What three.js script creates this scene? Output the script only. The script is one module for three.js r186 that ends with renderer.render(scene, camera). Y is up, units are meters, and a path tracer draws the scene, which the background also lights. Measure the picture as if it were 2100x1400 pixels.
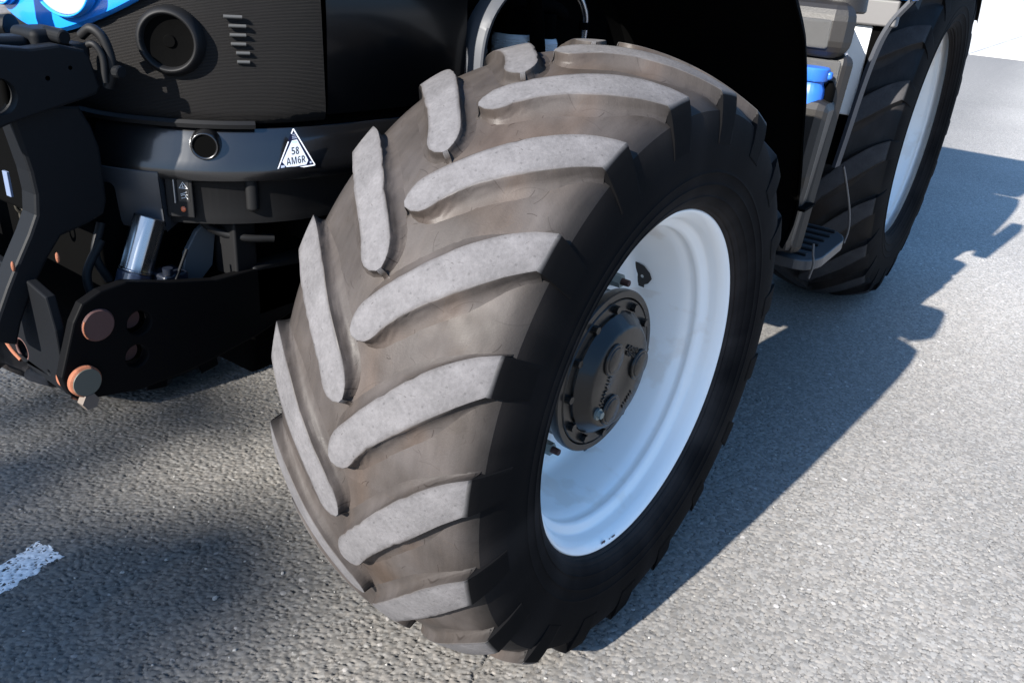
import * as THREE from 'three';
import { mergeGeometries, mergeVertices, toCreasedNormals } from 'three/addons/utils/BufferGeometryUtils.js';
import { RoundedBoxGeometry } from 'three/addons/geometries/RoundedBoxGeometry.js';

/* ------------------------------------------------------------ camera, sky, sun, exposure */
const scene = new THREE.Scene();
const camera = new THREE.PerspectiveCamera(45.0, 1024 / 682, 0.05, 400);
camera.rotation.order = 'YXZ';
camera.position.set(0.8178, 1.4641, 1.4571);
camera.rotation.set(THREE.MathUtils.degToRad(-25.5798), THREE.MathUtils.degToRad(33.2175), THREE.MathUtils.degToRad(4.7056));

const KX = 0.20, KZ = 1.7;                                   // shadow drift per metre of height
const SUN = new THREE.Vector3(-KX, 1, KZ).normalize();
const EXPOSURE = 3.3;
const SKY = { zenith: [0.034, 0.094, 0.215], low: [0.11, 0.20, 0.32], ground: [0.10, 0.10, 0.10], gain: 1.5 };

const sun = new THREE.DirectionalLight(new THREE.Color(1.0, 0.955, 0.89), 5);
sun.position.copy(SUN).multiplyScalar(30); sun.castShadow = true;
sun.shadow.mapSize.set(4096, 4096); sun.shadow.radius = 1;
Object.assign(sun.shadow.camera, { left: -9, right: 9, top: 9, bottom: -9, near: 1, far: 80 });
scene.add(sun); scene.add(sun.target);

{ // clear blue sky as a float equirectangular picture
  const W = 128, H = 64, d = new Float32Array(W * H * 4);
  for (let j = 0; j < H; j++) for (let i = 0; i < W; i++) {
    const el = ((j + 0.5) / H - 0.5) * Math.PI, az = ((i + 0.5) / W - 0.5) * 2 * Math.PI;
    const dir = [Math.cos(el) * Math.cos(az), Math.sin(el), Math.cos(el) * Math.sin(az)];
    const c = Math.max(-1, Math.min(1, dir[0] * SUN.x + dir[1] * SUN.y + dir[2] * SUN.z));
    const t = Math.pow(Math.max(0, 1 - Math.max(0, Math.sin(el))), 2.2);
    const halo = 0.22 * Math.pow(Math.max(0, c), 14) + 0.06 * Math.pow(Math.max(0, c), 3);
    const o = (j * W + i) * 4;
    for (let k = 0; k < 3; k++) {
      const v = el > 0 ? SKY.zenith[k] * (1 - t) + SKY.low[k] * t + halo * [1, .97, .92][k] : SKY.ground[k];
      d[o + k] = v * SKY.gain;
    }
    d[o + 3] = 1;
  }
  const sky = new THREE.DataTexture(d, W, H, THREE.RGBAFormat, THREE.FloatType);
  sky.mapping = THREE.EquirectangularReflectionMapping; sky.magFilter = THREE.LinearFilter; sky.minFilter = THREE.LinearFilter;
  sky.needsUpdate = true; scene.background = sky; scene.environment = sky;
}

/* ------------------------------------------------------------ helpers */
const rad = THREE.MathUtils.degToRad;
let seed = 1234567;
const rnd = () => { seed = (seed + 0x6d2b79f5) | 0; let t = Math.imul(seed ^ (seed >>> 15), 1 | seed); t = (t + Math.imul(t ^ (t >>> 7), 61 | t)) ^ t; return ((t ^ (t >>> 14)) >>> 0) / 4294967296; };
const hash = (x, y, k = 0) => { let h = Math.imul(x | 0, 374761393) + Math.imul(y | 0, 668265263) + Math.imul(k + 1, 2147483647 ^ 0x5bd1e995); h = Math.imul(h ^ (h >>> 13), 1274126177); h ^= h >>> 16; return (h >>> 0) / 4294967296; };
const lerp = (a, b, t) => a + (b - a) * t, clamp = (v, a, b) => Math.min(b, Math.max(a, v));
const smooth = (a, b, v) => { const t = clamp((v - a) / (b - a), 0, 1); return t * t * (3 - 2 * t); };
function vnoise(x, y, k = 0, wrap = 0) {
  const xi = Math.floor(x), yi = Math.floor(y), fx = x - xi, fy = y - yi, u = fx * fx * (3 - 2 * fx), v = fy * fy * (3 - 2 * fy);
  const w = wrap ? (n) => ((n % wrap) + wrap) % wrap : (n) => n;
  const a = hash(w(xi), w(yi), k), b = hash(w(xi + 1), w(yi), k), c = hash(w(xi), w(yi + 1), k), e = hash(w(xi + 1), w(yi + 1), k);
  return lerp(lerp(a, b, u), lerp(c, e, u), v);
}
const fbm = (x, y, k = 0, oct = 4, wrap = 0) => { let s = 0, a = 0.5, f = 1; for (let o = 0; o < oct; o++) { s += a * vnoise(x * f, y * f, k + o, wrap * f); a *= 0.5; f *= 2; } return s / (1 - Math.pow(0.5, oct)); };
const interp = (xs, ys, x) => { if (x <= xs[0]) return ys[0]; for (let i = 1; i < xs.length; i++) if (x <= xs[i]) return lerp(ys[i - 1], ys[i], (x - xs[i - 1]) / (xs[i] - xs[i - 1])); return ys[ys.length - 1]; };
const toSRGB = (v) => (v <= 0.0031308 ? v * 12.92 : 1.055 * Math.pow(v, 1 / 2.4) - 0.055);

function dataTex(n, fn, srgb, repeat = 1, m = n) {
  const d = new Uint8Array(n * m * 4);
  for (let j = 0; j < m; j++) for (let i = 0; i < n; i++) {
    const c = fn(i, j), o = (j * n + i) * 4;
    for (let k = 0; k < 3; k++) { const v = c.length ? c[k] : c; d[o + k] = clamp(Math.round(255 * (srgb ? toSRGB(Math.max(0, v)) : v)), 0, 255); }
    d[o + 3] = 255;
  }
  const t = new THREE.DataTexture(d, n, m); t.wrapS = t.wrapT = THREE.RepeatWrapping; t.magFilter = THREE.LinearFilter; t.minFilter = THREE.LinearMipmapLinearFilter; t.generateMipmaps = true;
  if (srgb) t.colorSpace = THREE.SRGBColorSpace;
  t.repeat.set(repeat, repeat); t.needsUpdate = true; return t;
}
const lin = (r, g, b) => new THREE.Color().setRGB(r, g, b);
const std = (c, roughness, extra = {}) => new THREE.MeshStandardMaterial({ color: lin(...c), roughness, ...extra });
const phys = (c, roughness, extra = {}) => new THREE.MeshPhysicalMaterial({ color: lin(...c), roughness, ...extra });

function part(name, geo, mat, parent, label) {
  const m = new THREE.Mesh(geo, mat); m.name = name; m.castShadow = m.receiveShadow = true;
  if (label) m.userData.label = label;
  parent.add(m); return m;
}
function group(name, parent, label) { const g = new THREE.Group(); g.name = name; if (label) g.userData.label = label; parent.add(g); return g; }
function tag(o, label, category, kind, grp) { if (label) o.userData.label = label; if (category) o.userData.category = category; if (kind) o.userData.kind = kind; if (grp) o.userData.group = grp; return o; }

// a surface from a grid of points
function gridGeo(rows, cols, fn, { closeV = false, crease = 0, colour = null, uvFn = null } = {}) {
  const P = [], U = [], C = [], I = [];
  for (let i = 0; i < rows; i++) for (let j = 0; j < cols; j++) {
    const p = fn(i, j); P.push(p[0], p[1], p[2]);
    const uv = uvFn ? uvFn(i, j, p) : [j / (cols - 1), i / (rows - 1)]; U.push(uv[0], uv[1]);
    if (colour) { const c = colour(i, j, p); C.push(c[0], c[1], c[2]); }
  }
  const nc = closeV ? cols : cols - 1;
  for (let i = 0; i < rows - 1; i++) for (let j = 0; j < nc; j++) {
    const a = i * cols + j, b = i * cols + (j + 1) % cols, c = (i + 1) * cols + j, e = (i + 1) * cols + (j + 1) % cols;
    I.push(a, c, b, b, c, e);
  }
  let g = new THREE.BufferGeometry();
  g.setAttribute('position', new THREE.Float32BufferAttribute(P, 3)); g.setAttribute('uv', new THREE.Float32BufferAttribute(U, 2));
  if (colour) g.setAttribute('color', new THREE.Float32BufferAttribute(C, 3));
  g.setIndex(I); g.computeVertexNormals();
  if (crease) g = toCreasedNormals(g, rad(crease));
  return g;
}
// revolve a profile [x, r] about the X axis; angle 0 looks to +Z, 90 up
function revolve(profile, n = 96, { colour, crease = 0, uvScale = [1, 1], minY = -1e9, a0 = 0, a1 = 360, r0 = 0.5 } = {}) {
  const s = [0]; for (let i = 1; i < profile.length; i++) s.push(s[i - 1] + Math.hypot(profile[i][0] - profile[i - 1][0], profile[i][1] - profile[i - 1][1]));
  return gridGeo(profile.length, n + 1, (i, j) => {
    const a = rad(lerp(a0, a1, j / n)), [x, r] = profile[i]; return [x, Math.max(minY, r * Math.sin(a)), r * Math.cos(a)];
  }, { colour: colour && ((i, j, p) => colour(profile[i], lerp(a0, a1, j / n), p)), crease, uvFn: (i, j) => [s[i] * uvScale[0], rad(lerp(a0, a1, j / n)) * r0 * uvScale[1]] });
}
// refine a profile with a centripetal curve
function curveProfile(pts, n) { const c = new THREE.CatmullRomCurve3(pts.map(([x, r]) => new THREE.Vector3(x, r, 0)), false, 'centripetal'); return c.getPoints(n).map((p) => [p.x, p.y]); }
const box = (x0, x1, y0, y1, z0, z1, r = 0.006) => { const g = new RoundedBoxGeometry(x1 - x0, y1 - y0, z1 - z0, 3, Math.min(r, (x1 - x0) / 2.05, (y1 - y0) / 2.05, (z1 - z0) / 2.05)); g.translate((x0 + x1) / 2, (y0 + y1) / 2, (z0 + z1) / 2); return g; };
function tube(pts, r, seg = 40, rs = 10) { return new THREE.TubeGeometry(new THREE.CatmullRomCurve3(pts.map((p) => new THREE.Vector3(...p))), seg, r, rs, false); }
function rod(a, b, r0, r1 = r0, n = 28, bev = 0) {
  const A = new THREE.Vector3(...a), B = new THREE.Vector3(...b), L = A.distanceTo(B);
  const pr = bev ? [[0, 0], [r0 - bev, 0], [r0, bev], [r1, L - bev], [r1 - bev, L], [0, L]] : [[0, 0], [r0, 0], [r1, L], [0, L]];
  let g = new THREE.LatheGeometry(pr.map(([x, y]) => new THREE.Vector2(x, y)), n); g = toCreasedNormals(g, rad(30));
  g.applyQuaternion(new THREE.Quaternion().setFromUnitVectors(new THREE.Vector3(0, 1, 0), B.clone().sub(A).normalize())); g.translate(...a); return g;
}
function hexBolt(c, dir, r, h) { const d = new THREE.Vector3(...dir).normalize(); let g = new THREE.CylinderGeometry(r * 0.94, r, h, 6, 1); g.translate(0, h / 2, 0); g = toCreasedNormals(g, rad(20)); g.applyQuaternion(new THREE.Quaternion().setFromUnitVectors(new THREE.Vector3(0, 1, 0), d)); g.translate(...c); return g; }
// side profile in (z, y) pushed out along x from x0 to x1
function sidePlate(pts, x0, x1, holes = [], bevel = 0.004) {
  const sh = new THREE.Shape(pts.map(([z, y]) => new THREE.Vector2(-z, y)));
  for (const [z, y, r] of holes) { const h = new THREE.Path(); h.absarc(-z, y, r, 0, Math.PI * 2, true); sh.holes.push(h); }
  const g = new THREE.ExtrudeGeometry(sh, { depth: x1 - x0 - 2 * bevel, bevelEnabled: bevel > 0, bevelThickness: bevel, bevelSize: bevel, bevelOffset: -bevel, bevelSegments: 2, curveSegments: 24 });
  g.rotateY(Math.PI / 2); g.translate(x0 + bevel, 0, 0); return g;   // shape x = -z, extrusion along +x
}
function frontPlate(pts, z0, z1, holes = [], bevel = 0.004) {
  const sh = new THREE.Shape(pts.map(([x, y]) => new THREE.Vector2(x, y)));
  for (const [x, y, r] of holes) { const h = new THREE.Path(); h.absarc(x, y, r, 0, Math.PI * 2, true); sh.holes.push(h); }
  const g = new THREE.ExtrudeGeometry(sh, { depth: z1 - z0 - 2 * bevel, bevelEnabled: true, bevelThickness: bevel, bevelSize: bevel, bevelOffset: -bevel, bevelSegments: 2, curveSegments: 24 });
  g.translate(0, 0, z0 + bevel); return g;
}
const merge = (list) => mergeGeometries(list.map((g) => { const h = g.index ? g.toNonIndexed() : g; for (const k of Object.keys(h.attributes)) if (!['position', 'normal', 'uv'].includes(k)) h.deleteAttribute(k); return h; }), false);

/* ------------------------------------------------------------ asphalt */
// chippings on a jittered lattice: returns height 0..1 and a tone per stone; periodic over N cells
const TILE = 1.84;
function lattice(x, z, N, k) {
  const c = TILE / N, gx = x / c, gz = z / c, ix = Math.floor(gx), iz = Math.floor(gz); let best = -1, tone = 0;
  for (let a = -1; a <= 1; a++) for (let b = -1; b <= 1; b++) {
    const cx = ix + a, cz = iz + b, wx = ((cx % N) + N) % N, wz = ((cz % N) + N) % N;
    const px = cx + 0.12 + 0.76 * hash(wx, wz, k + 1), pz = cz + 0.12 + 0.76 * hash(wx, wz, k + 2), top = 0.45 + 0.55 * hash(wx, wz, k + 3), rr = 0.46 + 0.44 * hash(wx, wz, k + 4);
    const an = hash(wx, wz, k + 5) * 3.14, ca = Math.cos(an), sa = Math.sin(an), dx = gx - px, dz = gz - pz;
    const u = (dx * ca + dz * sa) / rr, v = (dz * ca - dx * sa) / (rr * (0.6 + 0.4 * hash(wx, wz, k + 6))), p = Math.abs(u) ** 2.6 + Math.abs(v) ** 2.6;
    const h = top * (1 - p * p * 0.8); if (h > best) { best = h; tone = hash(wx, wz, k + 7); }
  }
  return [Math.max(0, best), tone];
}
const AS = 2048, asH = new Float32Array(AS * AS), asT = new Float32Array(AS * AS);
for (let j = 0; j < AS; j++) for (let i = 0; i < AS; i++) {
  const x = (i + 0.5) / AS * TILE, z = (j + 0.5) / AS * TILE, [h1, t1] = lattice(x, z, 184, 100), [h2, t2] = lattice(x, z, 330, 200), f = h2 * 0.68;
  let h = h1 > f ? h1 : f; h = Math.min(h, 0.66) + 0.22 * Math.max(0, h - 0.66);
  asH[j * AS + i] = h / 0.735; asT[j * AS + i] = h1 > f ? t1 : t2;
}
const asphaltMap = dataTex(AS, (i, j) => {
  const h = asH[j * AS + i], t = asT[j * AS + i], w = (t * 7.3) % 1;
  let v = lerp(0.046, 0.136 + 0.08 * (t - 0.5), smooth(0.2, 0.7, h)) * (0.9 + 0.2 * hash(i, j, 11));
  if (t > 0.995) v = lerp(v, 0.26, smooth(0.5, 0.8, h));
  const c = 0.05 * (w - 0.4);
  return [v * (1.06 + c), v, v * (0.92 - c)];
}, true, 1 / TILE);
const asphaltBump = dataTex(AS / 2, (i, j) => { const a = 2 * j * AS + 2 * i; return (asH[a] + asH[a + 1] + asH[a + AS] + asH[a + AS + 1]) / 4; }, false, 1 / TILE);
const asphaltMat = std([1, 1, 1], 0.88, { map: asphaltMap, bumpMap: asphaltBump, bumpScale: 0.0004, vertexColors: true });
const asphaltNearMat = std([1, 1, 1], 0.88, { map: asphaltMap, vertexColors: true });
const relief = (x) => 0.0084 * (1 - 0.74 * smooth(-0.15, 0.55, x));
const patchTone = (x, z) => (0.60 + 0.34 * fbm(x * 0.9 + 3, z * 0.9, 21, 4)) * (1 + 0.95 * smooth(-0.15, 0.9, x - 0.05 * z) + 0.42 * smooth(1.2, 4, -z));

const CRACK = [[.052, .27, .067, .323], [.067, .323, .060, .345], [.060, .345, .079, .372], [.079, .372, .074, .43], [.074, .43, .09, .5]];
const GX0 = -2.3, GX1 = 1.75, GZ0 = -1.7, GZ1 = 1.35, GS = 0.0037;
{
  const nx = Math.round((GX1 - GX0) / GS) + 1, nz = Math.round((GZ1 - GZ0) / GS) + 1;
  const P = new Float32Array(nx * nz * 3), U = new Float32Array(nx * nz * 2), C = new Float32Array(nx * nz * 3), I = new Uint32Array((nx - 1) * (nz - 1) * 6);
  for (let j = 0; j < nz; j++) for (let i = 0; i < nx; i++) {
    const k = j * nx + i, x = GX0 + i * GS, z = GZ0 + j * GS;
    const edge = Math.min(x - GX0, GX1 - x, z - GZ0, GZ1 - z), f = smooth(0, 0.35, edge);
    const ti = ((Math.floor(x / TILE * AS) % AS) + AS) % AS, tj = ((Math.floor(z / TILE * AS) % AS) + AS) % AS;
    const h = asH[tj * AS + ti];
    P[k * 3] = x; P[k * 3 + 1] = (h - 0.92) * relief(x) * f - 0.0046 * (1 - f) + 0.0012 * (fbm(x * 9, z * 9, 5, 2) - 0.5) * f; P[k * 3 + 2] = z; U[k * 2] = x; U[k * 2 + 1] = z;
    let ck = 9; for (const [x0, z0, x1, z1] of CRACK) { const l2 = (x1 - x0) ** 2 + (z1 - z0) ** 2, q = clamp(((x - x0) * (x1 - x0) + (z - z0) * (z1 - z0)) / l2, 0, 1); ck = Math.min(ck, Math.hypot(x - x0 - q * (x1 - x0), z - z0 - q * (z1 - z0))); }
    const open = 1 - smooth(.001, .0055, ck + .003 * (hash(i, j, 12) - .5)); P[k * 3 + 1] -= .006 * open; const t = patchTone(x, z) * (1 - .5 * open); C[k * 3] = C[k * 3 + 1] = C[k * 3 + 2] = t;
  }
  let o = 0; for (let j = 0; j < nz - 1; j++) for (let i = 0; i < nx - 1; i++) { const a = j * nx + i; I[o++] = a; I[o++] = a + nx; I[o++] = a + 1; I[o++] = a + 1; I[o++] = a + nx; I[o++] = a + nx + 1; }
  const near = new THREE.BufferGeometry(); near.setAttribute('position', new THREE.BufferAttribute(P, 3)); near.setAttribute('uv', new THREE.BufferAttribute(U, 2)); near.setAttribute('color', new THREE.BufferAttribute(C, 3));
  near.setIndex(new THREE.BufferAttribute(I, 1)); near.computeVertexNormals();
  const xs = [-150, -60, -30, -16, -9]; for (let x = -5; x <= 5; x += 0.25) xs.push(x); xs.push(9, 16, 30, 60, 150);
  const zs = [-21.0, -17, -14]; for (let z = -12; z <= 4; z += 0.25) zs.push(z); zs.push(7, 12, 20, 40, 80, 150);
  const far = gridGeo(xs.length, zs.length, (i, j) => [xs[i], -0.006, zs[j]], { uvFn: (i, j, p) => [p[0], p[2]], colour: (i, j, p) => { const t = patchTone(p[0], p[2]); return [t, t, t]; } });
  { const ix = far.index.array; for (let i = 0; i < ix.length; i += 3) { const t = ix[i + 1]; ix[i + 1] = ix[i + 2]; ix[i + 2] = t; } far.computeVertexNormals(); }
  const road = new THREE.Group(); road.name = 'road'; scene.add(road); tag(road, 'grey asphalt road with coarse stone chippings under the tractor', 'road', 'structure');
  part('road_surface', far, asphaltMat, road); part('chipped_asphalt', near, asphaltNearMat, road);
}
{ // pale concrete apron beyond the road
  const cm = dataTex(512, (i, j) => { const n = 0.36 + 0.10 * (fbm(i / 64, j / 64, 31, 4, 8) - 0.5) + 0.05 * (hash(i, j, 3) - 0.5); return [n * 1.03, n, n * 0.95]; }, true, 0.25);
  const g = new THREE.Group(); g.name = 'pavement'; scene.add(g); tag(g, 'pale concrete pavement beyond the far edge of the road', 'pavement', 'structure');
  const mat = std([1, 1, 1], 0.9, { map: cm });
  const uvBox = (x0, x1, z0, z1, y) => gridGeo(2, 2, (i, j) => [lerp(x0, x1, j), y, lerp(z0, z1, i)], { uvFn: (i, j, p) => [p[0], p[2]] });
  for (let k = 0; k < 7; k++) for (let m = 0; m < 3; m++) part('paving_slab', box(-18 + k * 4 + 0.01, -14 + k * 4 - 0.01, -0.1, 0.004, -25 - m * 4 + 0.01, -21 - m * 4 - 0.01, 0.01), mat, g);
  part('pavement_surface', uvBox(-150, 150, -21.0, -150, -0.012), mat, g);
}

/* ------------------------------------------------------------ materials */
const rubberNoise = (() => {
  const N = 1024, cv = document.createElement('canvas'); cv.width = cv.height = N; const c = cv.getContext('2d'), im = c.createImageData(N, N);
  for (let j = 0; j < N; j++) for (let i = 0; i < N; i++) {
    const n = fbm(i / 64, j / 64, 41, 5, 16), big = vnoise(i / 11, j / 11, 46), mid = vnoise(i / 4, j / 4, 48), o = (j * N + i) * 4;
    const v = 0.75 + 0.3 * (n - 0.5) + 0.14 * (big - 0.5) + 0.10 * (mid - 0.5) + 0.08 * (hash(i, j, 42) - 0.5) - (hash(i >> 3, j >> 3, 45) > 0.99 ? .16 : 0);
    for (let k = 0; k < 3; k++) im.data[o + k] = clamp(255 * toSRGB(v * [1, .99, 1][k]), 0, 255); im.data[o + 3] = 255;
  }
  c.putImageData(im, 0, 0);
  for (let k = 0; k < 900; k++) { const x = rnd() * N, y = rnd() * N, L = 2 + 16 * rnd() * rnd(), a = rnd() * 6.28; c.strokeStyle = rnd() < .6 ? 'rgba(255,250,245,' + (.15 + .4 * rnd()) + ')' : 'rgba(70,62,58,' + (.2 + .35 * rnd()) + ')'; c.lineWidth = .8 + 2.4 * rnd() * rnd(); c.beginPath(); c.moveTo(x, y); c.lineTo(x + L * Math.cos(a), y + L * Math.sin(a)); c.stroke(); }
  const t = new THREE.CanvasTexture(cv); t.wrapS = t.wrapT = THREE.RepeatWrapping; t.colorSpace = THREE.SRGBColorSpace; t.repeat.set(1 / .45, 1 / .45); return t;
})();
const rubberBump = dataTex(512, (i, j) => 0.5 * fbm(i / 10, j / 10, 44, 3) + 0.3 * hash(i, j, 42) + 0.2 * hash(i >> 1, j >> 1, 47), false, 1 / 0.18);
const carcassNoise = (() => {
  const N = 1024, cv = document.createElement('canvas'); cv.width = cv.height = N; const c = cv.getContext('2d'), im = c.createImageData(N, N);
  for (let j = 0; j < N; j++) for (let i = 0; i < N; i++) {
    const n = fbm(i / 128, j / 128, 51, 5, 8), m = fbm(i / 16, j / 64, 56, 3, 0), f = hash(i, j, 52), o = (j * N + i) * 4, v = 0.78 + 0.5 * (n - 0.5) + 0.24 * (m - 0.5) + 0.14 * (f - 0.5);
    [v * lerp(1.05, 0.96, n), v, v * lerp(0.93, 1.05, n)].forEach((q, k) => { im.data[o + k] = clamp(255 * toSRGB(q), 0, 255); }); im.data[o + 3] = 255;
  }
  c.putImageData(im, 0, 0);
  for (let k = 0; k < 420; k++) { // scratches, dried streaks, hairline cracks
    const x = rnd() * N, y = rnd() * N, L = 10 + 90 * rnd() * rnd(), a = rnd() * 6.28, q = rnd();
    c.strokeStyle = q < .55 ? 'rgba(255,240,222,' + (.16 + .36 * rnd()) + ')' : 'rgba(60,46,38,' + (.2 + .4 * rnd()) + ')'; c.lineWidth = .8 + 1.4 * rnd() * rnd();
    c.beginPath(); c.moveTo(x, y); c.quadraticCurveTo(x + L * .5 * Math.cos(a + .4), y + L * .5 * Math.sin(a + .4), x + L * Math.cos(a), y + L * Math.sin(a)); c.stroke();
  }
  for (let k = 0; k < 26; k++) { const x = rnd() * N, y = rnd() * N; for (let q = 0; q < 26; q++) { const a = rnd() * 6.28, d = 34 * rnd() * rnd(); c.strokeStyle = 'rgba(255,244,230,.26)'; c.lineWidth = .9; c.beginPath(); c.moveTo(x + d * Math.cos(a), y + d * Math.sin(a) * 2); c.lineTo(x + d * Math.cos(a) + 10 * rnd() - 5, y + d * Math.sin(a) * 2 + 26 * rnd()); c.stroke(); } }
  const t = new THREE.CanvasTexture(cv); t.wrapS = t.wrapT = THREE.RepeatWrapping; t.colorSpace = THREE.SRGBColorSpace; t.repeat.set(1 / .62, 1 / .62); return t;
})();
const carcassRough = dataTex(256, (i, j) => [0, 0.52 + 0.45 * (fbm(i / 40, j / 40, 57, 4) - 0.4), 0], false, 1 / 0.4);
const wallMat = phys([1, 1, 1], 0.8, { vertexColors: true, specularIntensity: 0.09, bumpMap: rubberBump, bumpScale: 0.0003 });
const lugMat = phys([1, 1, 1], 0.85, { specularIntensity: 0.3, vertexColors: true, map: rubberNoise, bumpMap: rubberBump, bumpScale: 0.0006 });
const tyreMat = phys([1, 1, 1], 1, { specularIntensity: 0.32, vertexColors: true, map: carcassNoise, roughnessMap: carcassRough, bumpMap: rubberBump, bumpScale: 0.0003 });
const rimWhite = phys([0.80, 0.80, 0.78], 0.32, { clearcoat: 0.4, clearcoatRoughness: 0.15, map: dataTex(256, (i, j) => { const n = fbm(i / 40, j / 40, 61, 5), s = smooth(0.62, 0.75, n) * 0.1; return [0.98 - s * 0.7, 0.98 - s, 0.98 - s * 1.3]; }, true, 1) });
const hubBlack = phys([0.006, 0.0058, 0.0056], 0.34, { clearcoat: 0.32, clearcoatRoughness: 0.16, specularIntensity: 0.35 });
const hubMatt = std([0.02, 0.019, 0.018], 0.5);
const paintBlack = phys([0.004, 0.004, 0.0045], 0.3, { clearcoat: 0.8, clearcoatRoughness: 0.12 });
const plasticBlack = phys([0.004, 0.004, 0.0044], 0.6, { specularIntensity: 0.45 });
const deepBlack = phys([0.0012, 0.0012, 0.0012], 0.9, { specularIntensity: 0.06 });
const hitchBlack = phys([0.0045, 0.005, 0.006], 0.55, { specularIntensity: 0.22, bumpMap: rubberBump, bumpScale: 0.0002 });
const panelBlack = phys([0.003, 0.003, 0.0034], 0.32, { specularIntensity: 0.3, clearcoat: 0.3, clearcoatRoughness: 0.12 });
const armBlack = phys([0.0022, 0.0022, 0.0025], 0.6, { specularIntensity: 0.1 });
const blueGloss = phys([0.012, 0.20, 0.66], 0.25, { clearcoat: 0.8, clearcoatRoughness: 0.08 });
const steel = std([0.36, 0.37, 0.39], 0.26, { metalness: 1 });
const dullSteel = std([0.30, 0.30, 0.30], 0.45, { metalness: 0.9 });
const zinc = std([0.20, 0.23, 0.22], 0.5, { metalness: 0.6 });
const rust = std([0.19, 0.062, 0.028], 0.8, { bumpMap: rubberBump, bumpScale: 0.0006 });
const darkRust = std([0.055, 0.022, 0.018], 0.75);
const tankPlastic = std([0.0085, 0.0068, 0.0055], 0.48, { bumpMap: rubberBump, bumpScale: 0.0004 });
const tankGrain = std([0.12, 0.118, 0.114], 0.6, { bumpMap: dataTex(256, (i, j) => hash(i >> 1, j >> 1, 71), false, 9), bumpScale: 0.002 });
const greyFlange = std([0.05, 0.053, 0.06], 0.5);
const filterWhite = std([0.72, 0.75, 0.78], 0.45);
const glassClear = phys([0.95, 0.97, 1], 0.04, { transmission: 0.9, thickness: 0, ior: 1.5 });
const tintGlass = phys([0.02, 0.022, 0.024], 0.08, { clearcoat: 1 });
const whitePaint = std([0.8, 0.8, 0.78], 0.5);

/* ------------------------------------------------------------ tractor */
const tractor = new THREE.Group(); tractor.name = 'tractor'; scene.add(tractor);
tag(tractor, 'blue and black farm tractor with white rims and lugged tyres on the road', 'tractor');

/* ---- wheels.  Local frame: axle on X, outside is +X, forward +Z, axle height is the origin */
const LUG_UP = [[-.0095, .3], [-.011, 1.4], [-.008, 3.0], [.001, 4.67], [.028, 7.4], [.059, 10.29], [.094, 13.53], [.132, 16.85], [.175, 20.04], [.210, 22.17], [.241, 23.55]];
const LUG_LO = [[-.002, -.5], [.006, -.75], [.022, -.70], [.037, .1], [.055, 2.26], [.078, 4.57], [.106, 6.97], [.145, 9.9], [.178, 12.5], [.207, 14.9], [.238, 17.2]];
const CROWN = (u) => 0.6686 - 0.974 * u * u;
const TX = [0, .05, .1, .16, .2, .225, .2455, .2515, .2555], TR = [.6465, .6438, .6372, .6195, .606, .595, .577, .553, .524];
const SIDE = [[.2455, .577], [.2515, .553], [.2555, .524], [.2575, .490], [.2578, .468], [.2590, .465], [.2570, .461], [.2552, .444], [.2565, .441], [.2540, .437], [.2475, .418], [.2485, .4155], [.2455, .412], [.239, .401], [.236, .3985], [.234, .394], [.229, .390], [.2265, .3905], [.224, .386], [.2165, .3845], [.208, .380]];
const GROUND_Y = -0.6435;                                      // where the tread meets the road, seen from the axle
const LUG_TOP = [0.118, 0.115, 0.118], TREAD = [0.061, 0.0530, 0.0500], WALL = [0.0032, 0.0032, 0.0036];

function treadTone(u, r, a) {
  const au = Math.abs(u), n = fbm(a * .09 + 7, u * 9, 81, 4), w = fbm(a * .05 + 3, u * 7 + 9, 86, 3);
  const k = smooth(.195, .262, au + .04 * (n - .5)), dust = .80 + .62 * (n - .45) + .25 * (fbm(a * .3, u * 26, 84, 3) - .5), warm = smooth(.42, .66, w) * smooth(-.02, .06, u) * (1 - smooth(.14, .2, u));
  return TREAD.map((v, i) => lerp(v * dust * lerp(1, [1.10, .97, .86][i], warm), WALL[i] * (r < .47 ? 1.15 : 1), k));
}
function splitTop(g) {                                          // worn top and flanks carry their own rubber
  const c = g.attributes.color, n = c.count / 3, order = [[], [], []];
  for (let t = 0; t < n; t++) { let top = true; for (let q = 0; q < 3; q++) if (c.getZ(3 * t + q) < .03 || c.getZ(3 * t + q) < .90 * c.getX(3 * t + q)) top = false; order[top ? 0 : c.getX(3 * t) + c.getX(3 * t + 1) + c.getX(3 * t + 2) < .03 ? 2 : 1].push(t); }
  const seq = order[0].concat(order[1], order[2]);
  for (const [k, at] of Object.entries(g.attributes)) { const w = at.itemSize, src = at.array, out = new Float32Array(src.length); seq.forEach((t, o) => { for (let q = 0; q < 3 * w; q++) out[o * 3 * w + q] = src[t * 3 * w + q]; }); g.setAttribute(k, new THREE.BufferAttribute(out, w)); }
  g.clearGroups(); g.addGroup(0, order[0].length * 3, 0); g.addGroup(order[0].length * 3, order[1].length * 3, 1); if (order[2].length) g.addGroup((order[0].length + order[1].length) * 3, order[2].length * 3, 2); return g;
}
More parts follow.
